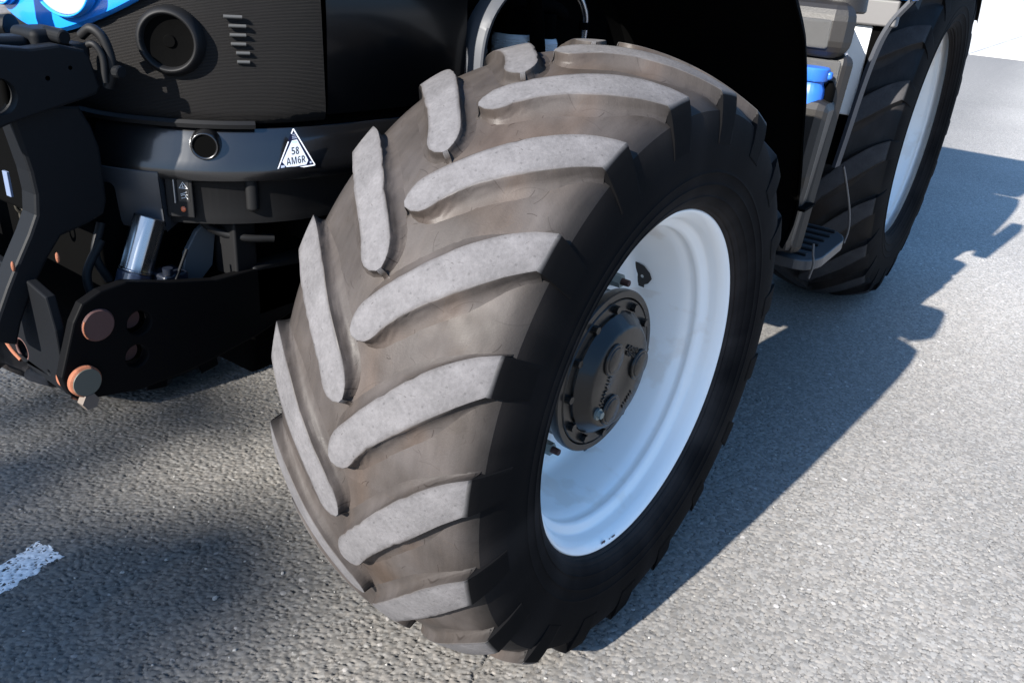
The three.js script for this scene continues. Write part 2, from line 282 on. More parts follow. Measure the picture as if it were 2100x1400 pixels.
function lugGeo(theta, side, S, kind = 0) {                              // S: { su, sr, st } scale of width, radius, pitch
  const cu = new THREE.CatmullRomCurve3(LUG_UP.map(([u, t]) => new THREE.Vector3(u, t / 57.3, 0)), false, 'centripetal').getSpacedPoints(26);
  const cl = new THREE.CatmullRomCurve3(LUG_LO.map(([u, t]) => new THREE.Vector3(u, t / 57.3, 0)), false, 'centripetal').getSpacedPoints(26);
  const rows = [];                                             // each row: [upper u, upper th, lower u, lower th, height 0..1, grow, top point override, base override]
  const n0 = [cu[0].x - cu[2].x, cu[0].y - cu[2].y, cl[0].x - cl[2].x, cl[0].y - cl[2].y];
  const along = [-0.45, -0.89];                                // outwards past the nose (u, arc)
  for (const [d, h, g] of [[.017, 0, .002], [.009, .12, -.001], [.0045, .4, -.0035], [.0015, .9, -.004]])
    rows.push([cu[0].x + along[0] * d, cu[0].y + along[1] * d / .65, cl[0].x + along[0] * d, cl[0].y + along[1] * d / .65, h, g]);
  for (let k = 0; k <= 26; k++) rows.push([cu[k].x, cu[k].y, cl[k].x, cl[k].y, 1, 0]);
  const [eu, el] = [cu[26], cl[26]];
  for (const [ut, rt, ub, rb] of [[.2440, .606, .2335, .588], [.2485, .588, .2425, .577], [.2545, .555, .2505, .551], [.2572, .519, .2552, .520]])
    rows.push([eu.x, eu.y, el.x, el.y, 1, 0, [ut, rt], [ub, rb]]);
  const prof = [[-1, 0, .036], [-1, .05, .025], [-1, .13, .016], [-1, .26, .0095], [-1, .45, .0048], [-1, .70, .0018], [-1, .95, .0002], [-.985, 1, -.0016]];
  const nt = 8, cols = prof.length * 2 + nt;
  const car = (u) => interp(TX, TR, Math.abs(u));
  const flare = (i) => (1 - .75 * smooth(rows.length - 16, rows.length - 5, i)) * (.22 + .78 * smooth(2, 13, i));
  return splitTop(gridGeo(rows.length, cols, (i, j) => {
    const [uu, tu, ul, tl, h, grow, top, base] = rows[i];
    let q, hh, off;
    if (j < prof.length) { q = 0; hh = prof[j][1]; off = -prof[j][2]; }
    else if (j >= prof.length + nt) { const p = prof[cols - 1 - j]; q = 1; hh = p[1]; off = p[2]; }
    else { q = (j - prof.length + 1) / (nt + 1); hh = 1; off = 0; }
    const ragged = (fbm(i * .55 + kind * 31, q * 7 + kind, 96, 3) - .5) * .0024 + (hash(i, Math.round(q), 97 + kind) > .93 ? -.0022 : 0);
    if (q === 0 || q === 1) off += (q ? 1 : -1) * ragged * hh;
    let u = lerp(uu, ul, q), th = lerp(tu, tl, q), r;
    off *= flare(i); const du = ul - uu, da = (tl - tu) * .64, L = Math.hypot(du, da) || 1;
    off += (q < .5 ? -1 : 1) * grow * (q === 0 || q === 1 ? 1 : 0);
    if (top) { u = lerp(base[0], top[0], hh); r = lerp(base[1] - .003, top[1], hh); th += off * .5 / .6 * (da / L); }
    else { u += off * du / L; th += off * da / L / .64; const b = car(u) - .0012; r = lerp(b, CROWN(u), hh * h); }
    u *= S.su * side; r *= S.sr; const a = theta + th * S.st;
    let y = r * Math.sin(a), z = r * Math.cos(a); if (y < S.gy) { u += side * .25 * (S.gy - y) * Math.abs(u) / .24; y = S.gy; }
    return [u, y, z];
  }, {
    crease: 38,
    colour: (i, j, p) => { const topZone = j >= prof.length - 1 && j <= prof.length + nt && rows[i][4] > .85 && !rows[i][6]; const bev = topZone && (j === prof.length - 1 || j === prof.length + nt); if (bev) { const tt = treadTone(p[0] / S.su, Math.hypot(p[1], p[2]) / S.sr, Math.atan2(p[1], p[2]) * 57.3); return tt.map((v, q) => lerp(v, LUG_TOP[q], .62) * (S.shadeDim || 1)); } if (topZone) { const e = j <= prof.length || j >= prof.length + nt - 1, m = (1.04 - .13 * smooth(8, 34, i)) * (.88 + .26 * fbm(p[0] * 30 + theta * 5, Math.atan2(p[1], p[2]) * 20, 87, 3) - (e ? .07 * hash(i, j, 88 + Math.round(theta * 50)) : 0)) + (hash(i, j, 95 + Math.round(theta * 50)) > .985 ? .16 : 0); return LUG_TOP.map((v) => v * m * (S.shadeDim || 1)); } return (rows[i][6] ? WALL : treadTone(p[0] / S.su, Math.hypot(p[1], p[2]) / S.sr, Math.atan2(p[1], p[2]) * 57.3).map((v) => v * (S.shadeDim || 1))); },
    uvFn: (i, j, p) => [p[0] + theta * 3.7, Math.atan2(p[1], p[2]) * .65],
  }));
}

function tyreGeo(S, wall) {
  const half = []; for (let k = 0; k <= 22; k++) { const u = .2455 * k / 22; half.push([u, interp(TX, TR, u)]); }
  const sideFine = curveProfile(SIDE, 110);
  const prof = wall ? (wall > 0 ? sideFine : sideFine.slice().reverse().map(([u, r]) => [-u, r])) : half.slice(1).reverse().map(([u, r]) => [-u, r]).concat(half);
  return revolve(prof.map(([u, r]) => [u * S.su, r * S.sr]), 220, {
    r0: .6, minY: S.gy + .003,
    colour: ([u, r], a) => { const aa = a > 180 ? a - 360 : a; return treadTone(u / S.su, r / S.sr, aa).map((v) => v * (S.shadeDim || 1));
    },
  });
}
const RIM = [[-.19, .36], [-.1, .335], [-.022, .30], [-.020, .15]];
const RIM_OUT = curveProfile([[.206, .3765], [.2105, .3825], [.2165, .3845], [.2195, .3815], [.2175, .376], [.210, .368], [.199, .3615], [.187, .358], [.178, .355], [.172, .347], [.166, .3385], [.159, .335], [.151, .3355], [.143, .3345], [.134, .330], [.122, .3255], [.10, .321], [.07, .316], [.045, .3125], [.020, .3095], [.004, .3015], [-.006, .286], [-.010, .262], [-.0105, .23], [-.0105, .15]], 90);

function buildFrontWheel(parent, label) {
  const w = group('front_wheel', parent, label), S = { su: 1, sr: 1, st: 1, gy: GROUND_Y };
  part('tyre', tyreGeo(S, 0), tyreMat, w); for (const q of [1, -1]) part('sidewall', tyreGeo(S, q), wallMat, w);
  const cache = {}, P = 18.947;
  for (let k = 0; k < 19; k++) for (const side of [1, -1]) {
    const th = (side > 0 ? 97.7717 + .25 : 88.1526 + .3) - P * (k - 4);
    const a = ((th % 360) + 360) % 360, low = a > 225 && a < 300;
    if (low) part('lug', lugGeo(rad(th), side, S, k), [lugMat, tyreMat, wallMat], w);
    else { const id = side * 10 + k % 6; cache[id] ??= lugGeo(rad(97.7717 - 2 * P), side, S, k + 20 * side); const m = part('lug', cache[id], [lugMat, tyreMat, wallMat], w); m.rotation.x = -(rad(th) - rad(97.7717 - 2 * P)); }
  }
  part('rim', merge([revolve(RIM_OUT, 128, { uvScale: [2, 2], r0: .35 }), revolve(RIM, 96)]), rimWhite, w);
  { const g = new THREE.TorusGeometry(.3848, .0014, 6, 160); g.rotateY(Math.PI / 2); g.translate(.2160, 0, 0); part('rim_edge_dirt', g, std([.12, .075, .04], .9), w); }
  // hub drum, flange, bolt ring, cover
  part('hub', revolve([[-.012, .172], [.075, .172], [.086, .176], [.098, .1845], [.104, .186], [.117, .186], [.1205, .1835], [.1205, .170], [.116, .1675], [.113, .165], [.113, .163]], 96, { crease: 25 }), hubBlack, w);
  part('hub_flange', revolve([[.110, .166], [.119, .1665], [.1215, .1645], [.1215, .136], [.118, .134]], 96, { crease: 25 }), hubBlack, w);
  part('hub_cover', revolve([[.120, .141], [.127, .1395], [.1495, .118], [.1535, .1135], [.1545, .110], [.1545, .045], [.1530, .040], [.1530, 0]], 96, { crease: 30 }), hubBlack, w);
  for (let k = 0; k < 12; k++) {
    const a = rad(88 + 30 * k), c = [.1210, .152 * Math.sin(a), .152 * Math.cos(a)];
    const b = hexBolt(c, [1, 0, 0], .0095, .012); part('hub_bolt', b, hubBlack, w);
  }
  for (const a of [54, 174, -66]) {
    const A = rad(a), y = .073 * Math.sin(A), z = .073 * Math.cos(A);
    const g = revolve([[.150, .036], [.1585, .0355], [.1610, .0335], [.1612, .029], [.1635, .0275], [.1640, .0265], [.1640, 0]], 40, { crease: 30 }); g.translate(0, y, z); part('planet_cap', g, hubBlack, w);
  }
  { // raised casting marks on the cover, too worn to read
    const list = [];
    const marks = (cy, cz, dy, dz, n, h) => { for (let k = 0; k < n; k++) { const g = box(.153, .1575, -h * (.35 + .25 * rnd()), h * (.35 + .25 * rnd()), -.0016, .0016, .001); g.rotateX(Math.atan2(dz, dy) + (rnd() - .5) * 1.1 + 1.57); const t = (k - (n - 1) / 2); g.translate(0, cy + dy * t, cz + dz * t); list.push(g); } };
    marks(.058, -.035, -.0035, -.0065, 8, .012); marks(.046, -.030, -.0035, -.0065, 7, .010); marks(-.008, .056, -.0072, .003, 10, .011); marks(-.07, -.043, .005, -.006, 6, .010);
    part('cast_marks', merge(list), hubBlack, w);
  }
  { const a = rad(-35), y = .098 * Math.sin(a), z = .098 * Math.cos(a); part('drain_plug', merge([rod([.15, y, z], [.160, y, z], .013), hexBolt([.160, y, z], [1, 0, 0], .009, .008)]), zinc, w); }
  for (let k = 0; k < 8; k++) {
    const a = rad(144 + 45 * k), y = .229 * Math.sin(a), z = .229 * Math.cos(a);
    const nut = part('wheel_nut', merge([hexBolt([-.010, y, z], [1, 0, 0], .017, .036), rod([-.012, y, z], [-.006, y, z], .0205)]), zinc, w);
    const st = new THREE.Mesh(rod([.024, y, z], [.046, y, z], .0085, .008, 14, .001), darkRust); st.name = 'wheel_stud'; st.castShadow = st.receiveShadow = true; w.add(st);
  }
  { // dark patch of old sticker and a small mark on the barrel
    const pts = [[.006, 147.5], [.02, 148.4], [.035, 149.8], [.047, 153.5], [.051, 157], [.040, 160.2], [.030, 161.2], [.029, 163], [.004, 162.3], [.001, 156]];
    const sh = new THREE.Shape(pts.map(([x, a]) => new THREE.Vector2(x, rad(a)))); const hole = new THREE.Path(); hole.absellipse(.026, rad(156.6), .004, rad(1.0), 0, 6.3, true); sh.holes.push(hole);
    const g = new THREE.ShapeGeometry(sh, 8); const p = g.attributes.position; for (let i = 0; i < p.count; i++) { const x = p.getX(i), a = p.getY(i), r = .3078 + .045 * (x - .02) / .5; p.setXYZ(i, x, r * Math.sin(a), r * Math.cos(a)); }
    g.computeVertexNormals(); part('sticker_residue', g, std([0.025, 0.022, 0.02], .7), w);
    const t = tube([[.022, -.2965, -.1085], [.027, -.2935, -.1165], [.034, -.2955, -.113], [.032, -.2985, -.104]].map(([x, y, z]) => { const k = .3085 / Math.hypot(y, z); return [x, y * k, z * k]; }), .0022, 20, 6); part('paint_mark', t, std([0.03, 0.04, 0.06], .6), w);
  }
  { const list = []; for (let k = 0; k < 13; k++) { const a = rad(k < 9 ? -76 - 9 * rnd() : -20 - 130 * rnd()), r = k < 9 ? .372 + .006 * (rnd() - .5) : .3785, x = .2166; const g = new THREE.SphereGeometry(.0012 + .0022 * rnd() * rnd(), 6, 5); g.scale(.3, 1, 1 + 2 * rnd()); g.translate(x, r * Math.sin(a), r * Math.cos(a)); list.push(g); } part('paint_chips', merge(list), darkRust, w).userData.kind = 'stuff'; }
  return w;
}
const frontWheel = buildFrontWheel(tractor, 'front wheel with chunky lugged tyre and white rim');
frontWheel.position.set(0, 0.645, 0); frontWheel.rotation.y = rad(-2.9227);

function buildRearWheel(parent, label) {
  const w = group('rear_wheel', parent, label), S = { su: 1.1, sr: 1.232, st: .94, gy: -.7985, shadeDim: .46 };  // last factor darkens the rubber: shade on this wheel put into its colour
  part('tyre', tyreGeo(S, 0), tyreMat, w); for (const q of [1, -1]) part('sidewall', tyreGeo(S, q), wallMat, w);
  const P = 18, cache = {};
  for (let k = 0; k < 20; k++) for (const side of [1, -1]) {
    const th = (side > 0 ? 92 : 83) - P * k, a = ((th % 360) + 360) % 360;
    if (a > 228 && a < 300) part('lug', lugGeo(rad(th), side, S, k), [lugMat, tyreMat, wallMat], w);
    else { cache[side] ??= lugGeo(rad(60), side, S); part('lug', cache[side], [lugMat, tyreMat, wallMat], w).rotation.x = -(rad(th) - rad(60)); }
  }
  const rp = RIM_OUT.map(([x, r]) => [.258 - (.2195 - x) * 1.15, r * 1.335 + .040]);
  part('rim', revolve(rp, 128, { uvScale: [2, 2], r0: .5 }), rimWhite, w);
  part('hub', revolve([[-.02, .2], [.05, .19], [.07, .15], [.09, .14], [.09, 0]], 64, { crease: 30 }), hubBlack, w);
  return w;
}
const rearWheel = buildRearWheel(tractor, 'rear wheel with tall lugged tyre and white rim');
rearWheel.position.set(-.080, 0.80, -2.86);
for (const [w, x] of [[frontWheel, -1.70], [rearWheel, -1.638]]) { const c = w.clone(); c.scale.x = -1; c.position.x = x; if (w === frontWheel) c.rotation.y = rad(-2.9); delete c.userData.label; tractor.add(c); }

/* ---- bonnet: plan curve of the nose, offset from the centre line */
const XC = -.85, NO = [0, .08, .15, .21, .27, .32, .36, .385, .40, .415, .43, .44, .442], NZ = [.60, .595, .585, .558, .52, .475, .42, .37, .32, .25, .15, 0, -.75];
const plan = (t) => { const n = NO.length - 1, s = t < 0 ? -1 : 1, f = Math.abs(t) * n, i = Math.min(n - 1, Math.floor(f)); return [s * lerp(NO[i], NO[i + 1], f - i), lerp(NZ[i], NZ[i + 1], f - i)]; };
// smooth plan curve as points with outward normals
const planCurve = (() => {
  const pts = []; for (let i = NO.length - 1; i > 0; i--) pts.push(new THREE.Vector3(XC - NO[i], 0, NZ[i])); for (let i = 0; i < NO.length; i++) pts.push(new THREE.Vector3(XC + NO[i], 0, NZ[i]));
  const c = new THREE.CatmullRomCurve3(pts, false, 'centripetal'); const out = []; const N = 240;
  for (let k = 0; k <= N; k++) { const p = c.getPoint(k / N), t = c.getTangent(k / N); out.push({ x: p.x, z: p.z, nx: -t.z, nz: t.x }); }
  if (out[N / 2].nz < 0) for (const o of out) { o.nx *= -1; o.nz *= -1; }
  return out;
})();
// sheet following the nose: rows give [y, offset]; limits in x measured along the curve index
function noseSheet(rows, i0 = 0, i1 = 240, uvs = 1, crease = 40) {
  return gridGeo(rows.length, i1 - i0 + 1, (r, j) => { const q = planCurve[i0 + j]; const [y, o] = typeof rows[r] === 'function' ? rows[r](q) : rows[r]; return [q.x + q.nx * o, y, q.z + q.nz * o]; },
    { crease, uvFn: (r, j, p) => { const q = planCurve[i0 + j]; return [(i0 + j) / 240 * 3.0 * uvs, p[1] * uvs]; } });
}
const idxAtX = (x) => { let best = 0, bd = 9; for (let k = 120; k <= 240; k++) { const d = Math.abs(planCurve[k].x - x) + (k > 200 ? 0 : 0); if (d < bd) { bd = d; best = k; } } return best; };
const idxAtZ = (z) => { let best = 120, bd = 9; for (let k = 120; k <= 240; k++) { const d = Math.abs(planCurve[k].z - z); if (d < bd) { bd = d; best = k; } } return best; };
function onNose(x, y, off = 0) { const q = planCurve[idxAtX(x)]; return new THREE.Vector3(q.x + q.nx * off, y, q.z + q.nz * off); }
function noseFrame(z, y, off = 0) { const q = planCurve[idxAtZ(z)]; const m = new THREE.Matrix4(), n = new THREE.Vector3(q.nx, 0, q.nz), up = new THREE.Vector3(0, 1, 0), rgt = new THREE.Vector3().crossVectors(up, n); m.makeBasis(rgt, up, n); m.setPosition(q.x + q.nx * off, y, q.z + q.nz * off); return m; }

const bonnet = group('bonnet', tractor, 'blue bonnet nose with black mesh grille');
const iSide = idxAtZ(.285);
{
  const meshTex = dataTex(64, (i, j) => { const r = ((j >> 3) & 1) * 4, x = ((i + r) % 8) - 3.5, y = (j % 8) - 3.5, hole = x * x / 11 + y * y / 6 < 1; const v = hole ? 0.002 : 0.0065; return [v * 1.05, v * .95, v * .88]; }, true, 1 / 0.02);
  const meshBump = dataTex(64, (i, j) => { const r = ((j >> 3) & 1) * 4, x = ((i + r) % 8) - 3.5, y = (j % 8) - 3.5; return clamp((x * x / 11 + y * y / 6), 0, 1); }, false, 1 / 0.02);
  const grilleMat = phys([1, 1, 1], .55, { specularIntensity: 0.35, map: meshTex, bumpMap: meshBump, bumpScale: .0012 });
  part('grille', noseSheet([[1.122, .0], [1.128, .006], [1.145, .008], [1.20, .006], [1.26, .003], [1.32, 0], [1.40, -.006], [1.62, -.03]], 240 - iSide, iSide), grilleMat, bonnet, 'black mesh grille below the blue nose');
  const iArch = idxAtZ(-.118); for (const [a, b] of [[iSide + 1, iArch], [240 - iArch, 239 - iSide]]) part('side_panel', noseSheet([[1.130, -.03], [1.132, .0], [1.16, .004], [1.30, .006], [1.42, .002], [1.60, -.05], [1.70, -.12]], a, b), panelBlack, bonnet);
  part('grille_lip', noseSheet([[1.126, -.02], [1.128, .010], [1.122, .016], [1.114, .014], [1.112, -.03]], 60, 180), plasticBlack, bonnet);
  const yl = (q) => 1.257 + .071 * Math.pow(Math.abs(q.x - XC) / .224, 2);
  const i0 = 240 - idxAtX(-.50), i1 = idxAtX(-.50);
  part('nose_cowl', noseSheet([(q) => [yl(q) - .001, -.012], (q) => [yl(q) - .003, .010], (q) => [yl(q) + .003, .018], (q) => [yl(q) + .02, .021], (q) => [yl(q) + .06, .02], (q) => [yl(q) + .15, .008], (q) => [Math.max(yl(q) + .16, 1.62), -.04], (q) => [Math.max(yl(q) + .17, 1.76), -.22], (q) => [Math.max(yl(q) + .18, 1.80), -.40]], i0, i1), blueGloss, bonnet);
  for (const s of [1, -1]) part('bonnet_side', gridGeo(8, 2, (i, j) => { const t = i / 7; return [XC + s * lerp(.446, .40, t * t), lerp(1.43, 1.74, t), j ? -1.1 : -.10]; }, {}), blueGloss, bonnet);
  part('bonnet_lining', box(XC - .42, XC + .42, 1.66, 1.72, -1.1, .20, .01), deepBlack, bonnet);
  const top = gridGeo(24, 2, (i, j) => { const t = i / 23 * 2 - 1; return [XC + t * .40, 1.80 - .06 * t * t, j ? -1.1 : .22]; }, {}); part('bonnet_top', top, blueGloss, bonnet);
  for (const s of [1, -1]) {
    const f = noseFrame(.5925, 1.352, .0205); const q = new THREE.Matrix4().makeTranslation(0, 0, 0);
    const el = new THREE.Shape(); el.absellipse(0, 0, .078, .058, 0, Math.PI * 2);
    const lens = new THREE.SphereGeometry(1, 40, 16, 0, 6.2832, 0, 1.2); lens.rotateX(Math.PI / 2); lens.scale(.080, .060, .014); lens.translate(0, 0, .008);
    const bowl = new THREE.SphereGeometry(1, 40, 16, 0, 6.2832, 1.65, 1.49); bowl.rotateX(Math.PI / 2); bowl.scale(.077, .057, .010); bowl.translate(0, 0, .0115);
    const bez = new THREE.TorusGeometry(1, .05, 12, 60); bez.scale(.080, .060, .2); bez.translate(0, 0, .006);
    for (const [nm, g, m] of [['headlight', lens, glassClear], ['headlight_reflector', bowl, std([.20, .205, .21], .4)], ['headlight_bezel', bez, blueGloss]]) { g.applyMatrix4(f); if (s < 0) { g.translate(-XC, 0, 0); g.scale(-1, 1, 1); g.translate(XC, 0, 0); const ix = g.index.array; for (let i = 0; i < ix.length; i += 3) { const t = ix[i]; ix[i] = ix[i + 1]; ix[i + 1] = t; } } part(nm, g, m, bonnet); }
  }
  // round work lamp recessed in the grille
  const lf = noseFrame(.522, 1.265, .004);
  const ring = revolve([[-.02, .062], [.004, .0605], [.016, .056], [.021, .051], [.0205, .0475], [.015, .045], [.006, .043], [.004, .040]], 64, { crease: 0 }); ring.rotateY(-Math.PI / 2); ring.applyMatrix4(lf); part('lamp_bezel', ring, plasticBlack, bonnet);
  const dish = revolve([[.010, .0445], [.0075, .037], [.0055, .022], [.005, .012], [.009, .010], [.010, 0]], 48, { crease: 30 }); dish.rotateY(-Math.PI / 2); dish.applyMatrix4(lf); part('work_lamp', dish, deepBlack, bonnet);
  // pale bars on the mesh: light reflected by louvres put into their colour
  for (let k = 0; k < 6; k++) { const g = new THREE.CylinderGeometry(.0034, .0034, .032 - .002 * k, 8); g.rotateZ(Math.PI / 2); g.applyMatrix4(noseFrame(.440 - .002 * k, 1.312 - .0155 * k, .0065)); part('louvre_glint', g, std([.042, .042, .041], .6), bonnet); }
  // moulded flange round the wheel-arch opening and what shows through it
  const path = [[1.09, -.128], [1.14, -.126], [1.20, -.124], [1.26, -.130], [1.30, -.146], [1.335, -.175], [1.37, -.225], [1.40, -.31], [1.41, -.42]];
  const pc = new THREE.CatmullRomCurve3(path.map(([y, z]) => new THREE.Vector3(0, y, z))).getPoints(40);
  const secs = [[-.425, 0], [-.395, .002], [-.366, .001], [-.362, -.003], [-.362, -.012]];
  part('arch_flange', gridGeo(41, 5, (i, j) => { const p = pc[i]; return [secs[j][0], p.y, p.z + secs[j][1]]; }, { crease: 40 }), greyFlange, bonnet, 'grey moulded flange of the side opening');
}
{
  const engine = group('engine', tractor);
  part('engine_block', box(-1.2, -.58, .75, 1.36, -1.2, .1, .02), deepBlack, engine);
  const can = (x, y0, y1, z, r) => { const pr = [[0, y0], [r, y0]]; const rings = 5; pr.push([r, y1 - .034]); for (let k = 0; k < rings; k++) { const y = y1 - .032 + k * .005; pr.push([r + .0012, y], [r - .0003, y + .0025]); } pr.push([r - .003, y1 - .002], [r - .006, y1], [0, y1]); const g = new THREE.LatheGeometry(pr.map(([a, b]) => new THREE.Vector2(a, b)), 40); const h = toCreasedNormals(g, rad(35)); h.translate(x, 0, z); return h; };
  part('oil_filter', can(-.475, 1.1, 1.262, -.405, .056), filterWhite, engine, 'white oil filter canister, the larger one');
  part('oil_filter', can(-.455, 1.1, 1.247, -.523, .036), filterWhite, engine, 'white filter canister, the smaller one');
  for (const [x, z, r, y] of [[-.475, -.405, .05, 1.262], [-.455, -.523, .028, 1.247]]) part('filter_head', rod([x, y, z], [x, y + .06, z], r), deepBlack, engine);
  { const y = 1.238, a0 = 20, a1 = 95; part('filter_label', gridGeo(2, 14, (i, j) => { const a = rad(lerp(a0, a1, j / 13)); return [-.475 + .0567 * Math.sin(a), y - .012 - i * .05, -.405 + .0567 * Math.cos(a)]; }), std([.02, .03, .05], .5), engine); }
  part('coolant_pipe', tube([[-.47, 1.18, -.745], [-.465, 1.27, -.745], [-.465, 1.31, -.735], [-.48, 1.36, -.70], [-.55, 1.40, -.62]], .0125, 40, 12), steel, engine);
  part('pipe_clamp', rod([-.466, 1.262, -.745], [-.465, 1.282, -.744], .0155), deepBlack, engine);
  part('added_shade_box', box(-1.2, -.44, 1.325, 1.62, -.36, .15, .02), deepBlack, engine); part('bracket_rod', rod([-.44, 1.225, -.24], [-.50, 1.262, -.30], .006), dullSteel, engine);  // first box is added to keep the sun off the oil filters
  part('engine_hose', tube([[-.52, 1.30, -.2], [-.47, 1.33, -.35], [-.46, 1.325, -.55], [-.5, 1.30, -.68]], .018), deepBlack, engine);
  part('inner_wall', box(-.575, -.555, .62, 1.62, -1.25, -.05, .004), deepBlack, engine); part('firewall', box(-1.2, -.18, .60, 1.62, -1.10, -1.05, .01), deepBlack, engine);
}

/* ---- front axle support casting below the grille */
const bumper = group('axle_support', tractor, 'glossy black front axle support casting');
{
  const a = idxAtX(-.728), b = idxAtZ(-.2);
  part('support_casting', noseSheet([[1.112, -.05], [1.112, .002], [1.106, .008], [1.085, .016], [1.055, .028], [1.040, .034], [1.030, .0345], [1.018, .030], [1.012, .012]], a, b), paintBlack, bumper); part('lower_apron', noseSheet([[1.0125, .012], [1.008, .008], [.94, .006], [.925, .004], [.918, -.03]], a, b), plasticBlack, bumper);
  part('support_casting', noseSheet([[1.112, -.05], [1.112, .002], [1.085, .016], [1.040, .034], [1.018, .030], [.94, .006], [.918, -.03]], 10, 240 - a), paintBlack, bumper);
  const l0 = idxAtX(-.705), l1 = idxAtX(-.612);
  const blk = noseSheet([[1.034, -.01], [1.0345, .031], [1.030, .036], [1.02, .037], [.925, .030], [.915, .027], [.912, .02], [.912, -.04]], l0, l1, 1, 35);
  const blkMat = phys([.030, .032, .036], .38, { clearcoat: .3, clearcoatRoughness: .3, bumpMap: rubberBump, bumpScale: .0002 }); part('lower_block', blk, blkMat, bumper);
  { const q = planCurve[l1], q0 = planCurve[l0]; for (const e of [q, q0]) part('block_cheek', gridGeo(2, 2, (i, j) => [e.x + e.nx * (j ? .0355 : -.03) , i ? 1.032 : .912, e.z + e.nz * (j ? (i ? .036 : .0285) : -.03)]), blkMat, bumper); }
  // round boss with hole
  const bf = noseFrame(.488, 1.084, .012); const bs = revolve([[-.01, .031], [.012, .028], [.019, .025], [.020, .0225], [.016, .020], [.007, .019], [.006, 0]], 48, { crease: 0 }); bs.rotateY(-Math.PI / 2); bs.applyMatrix4(bf); part('tow_boss', bs, paintBlack, bumper); { const g = new THREE.CircleGeometry(.0205, 32); g.translate(0, 0, .0168); g.applyMatrix4(bf); part('boss_hole', g, deepBlack, bumper); }
  { const g = new THREE.CapsuleGeometry(.0125, .085, 8, 20); g.scale(1, 1, .7); g.scale(1, .62, 1); g.translate(0, -.092, .002); g.applyMatrix4(noseFrame(.432, 1.078, .010)); part('casting_rib', g, plasticBlack, bumper); }
  // control pad with two orange screws
  const pf = noseFrame(.524, .99, .0125);
  const pad = new THREE.Shape(); { const w = .024, h = .047, r = .012; pad.moveTo(-w, -h); pad.lineTo(w, -h); pad.lineTo(w, h); pad.lineTo(-w + r, h); pad.quadraticCurveTo(-w, h, -w, h - r); pad.lineTo(-w, -h); }
  const pg = new THREE.ExtrudeGeometry(pad, { depth: .006, bevelEnabled: true, bevelSize: .002, bevelThickness: .002, bevelSegments: 2 }); pg.applyMatrix4(pf); part('switch_pad', pg, plasticBlack, bumper);
  for (const y of [.037, -.032]) { const g = new THREE.SphereGeometry(.0052, 16, 10); g.scale(1, 1.1, .8); g.translate(.002 + (y < 0 ? .004 : 0), y, .009); g.applyMatrix4(pf); part('pad_screw', g, std([.5, .12, .05], .4), bumper); }
  { const g = box(-.0085, -.0055, -.02, .027, .006, .014, .0012); g.applyMatrix4(pf); part('pad_ridge', g, dullSteel, bumper); }
  const cv = document.createElement('canvas'); cv.width = 96; cv.height = 192; const c = cv.getContext('2d'); c.fillStyle = '#060608'; c.fillRect(0, 0, 96, 192); c.strokeStyle = '#c8c8c8'; c.lineWidth = 5;
  c.beginPath(); c.moveTo(48, 18); c.lineTo(84, 72); c.lineTo(14, 72); c.closePath(); c.stroke(); c.beginPath(); c.moveTo(48, 36); c.lineTo(40, 62); c.lineTo(62, 60); c.stroke();
  c.beginPath(); c.moveTo(20, 128); c.lineTo(60, 112); c.lineTo(74, 104); c.moveTo(22, 142); c.quadraticCurveTo(60, 120, 66, 142); c.quadraticCurveTo(60, 160, 24, 162); c.moveTo(70, 150); c.lineTo(80, 170); c.moveTo(66, 128); c.lineTo(82, 132); c.stroke();
  const dt = new THREE.CanvasTexture(cv); dt.colorSpace = THREE.SRGBColorSpace; const dg = new THREE.PlaneGeometry(.021, .042); dg.translate(.009, .004, .0086); dg.applyMatrix4(pf); part('pad_symbols', dg, std([1, 1, 1], .5, { map: dt }), bumper);
  // triangular vehicle registration sticker
  const W = 512, H = 512, k2 = document.createElement('canvas'); k2.width = W; k2.height = H; const t = k2.getContext('2d');
  const A = [212, 18], B = [14, 492], D = [498, 430];
  t.fillStyle = '#0a1230'; t.fillRect(0, 0, W, H);
  t.fillStyle = '#dfe8f6'; t.beginPath(); t.moveTo(196, 150); t.lineTo(262, 138); t.lineTo(408, 372); t.lineTo(384, 424); t.lineTo(140, 458); t.lineTo(78, 392); t.closePath(); t.fill();
  t.strokeStyle = '#f2f5fb'; t.lineJoin = 'round'; t.lineWidth = 17; t.beginPath(); t.moveTo(188, 76); t.lineTo(...A); t.lineTo(...D); t.lineTo(...B); t.lineTo(152, 162); t.stroke();
  t.fillStyle = '#c9d3ea'; for (const [x, y, w2] of [[204, 78, 32], [198, 100, 50], [200, 120, 58]]) for (let q = 0; q < w2; q += 9) t.fillRect(x + q, y - 3 * q / 30 + rnd() * 3, 6, 9);
  t.fillStyle = '#8fb47c'; t.fillRect(196, 164, 70, 9);
  t.fillStyle = '#0b0f1e'; t.save(); t.translate(252, 250); t.rotate(-.1); t.font = 'bold 104px sans-serif'; t.textAlign = 'center'; t.textBaseline = 'middle'; t.scale(.9, 1.12); t.fillText('58', -14, 12); t.restore();
  t.save(); t.translate(262, 372); t.rotate(-.13); t.font = 'bold 104px sans-serif'; t.textAlign = 'center'; t.textBaseline = 'middle'; t.scale(.86, 1.1); t.fillText('AM6R', -12, 0); t.restore();
  t.fillStyle = '#aab6cc'; t.beginPath(); t.arc(440, 398, 14, 0, 7); t.fill(); t.fillStyle = '#b9c4dc'; t.fillRect(62, 430, 46, 40);
  const st = new THREE.CanvasTexture(k2); st.colorSpace = THREE.SRGBColorSpace;
  const pc2 = [[-.441, 1.117, .372], [-.4545, 1.037, .4045], [-.426, 1.0435, .333]].map((p) => new THREE.Vector3(...p));
  // map the sticker's own triangle on the casting through those three corners
  const uv = [A, B, D].map(([x, y]) => [x / W, 1 - y / H]);
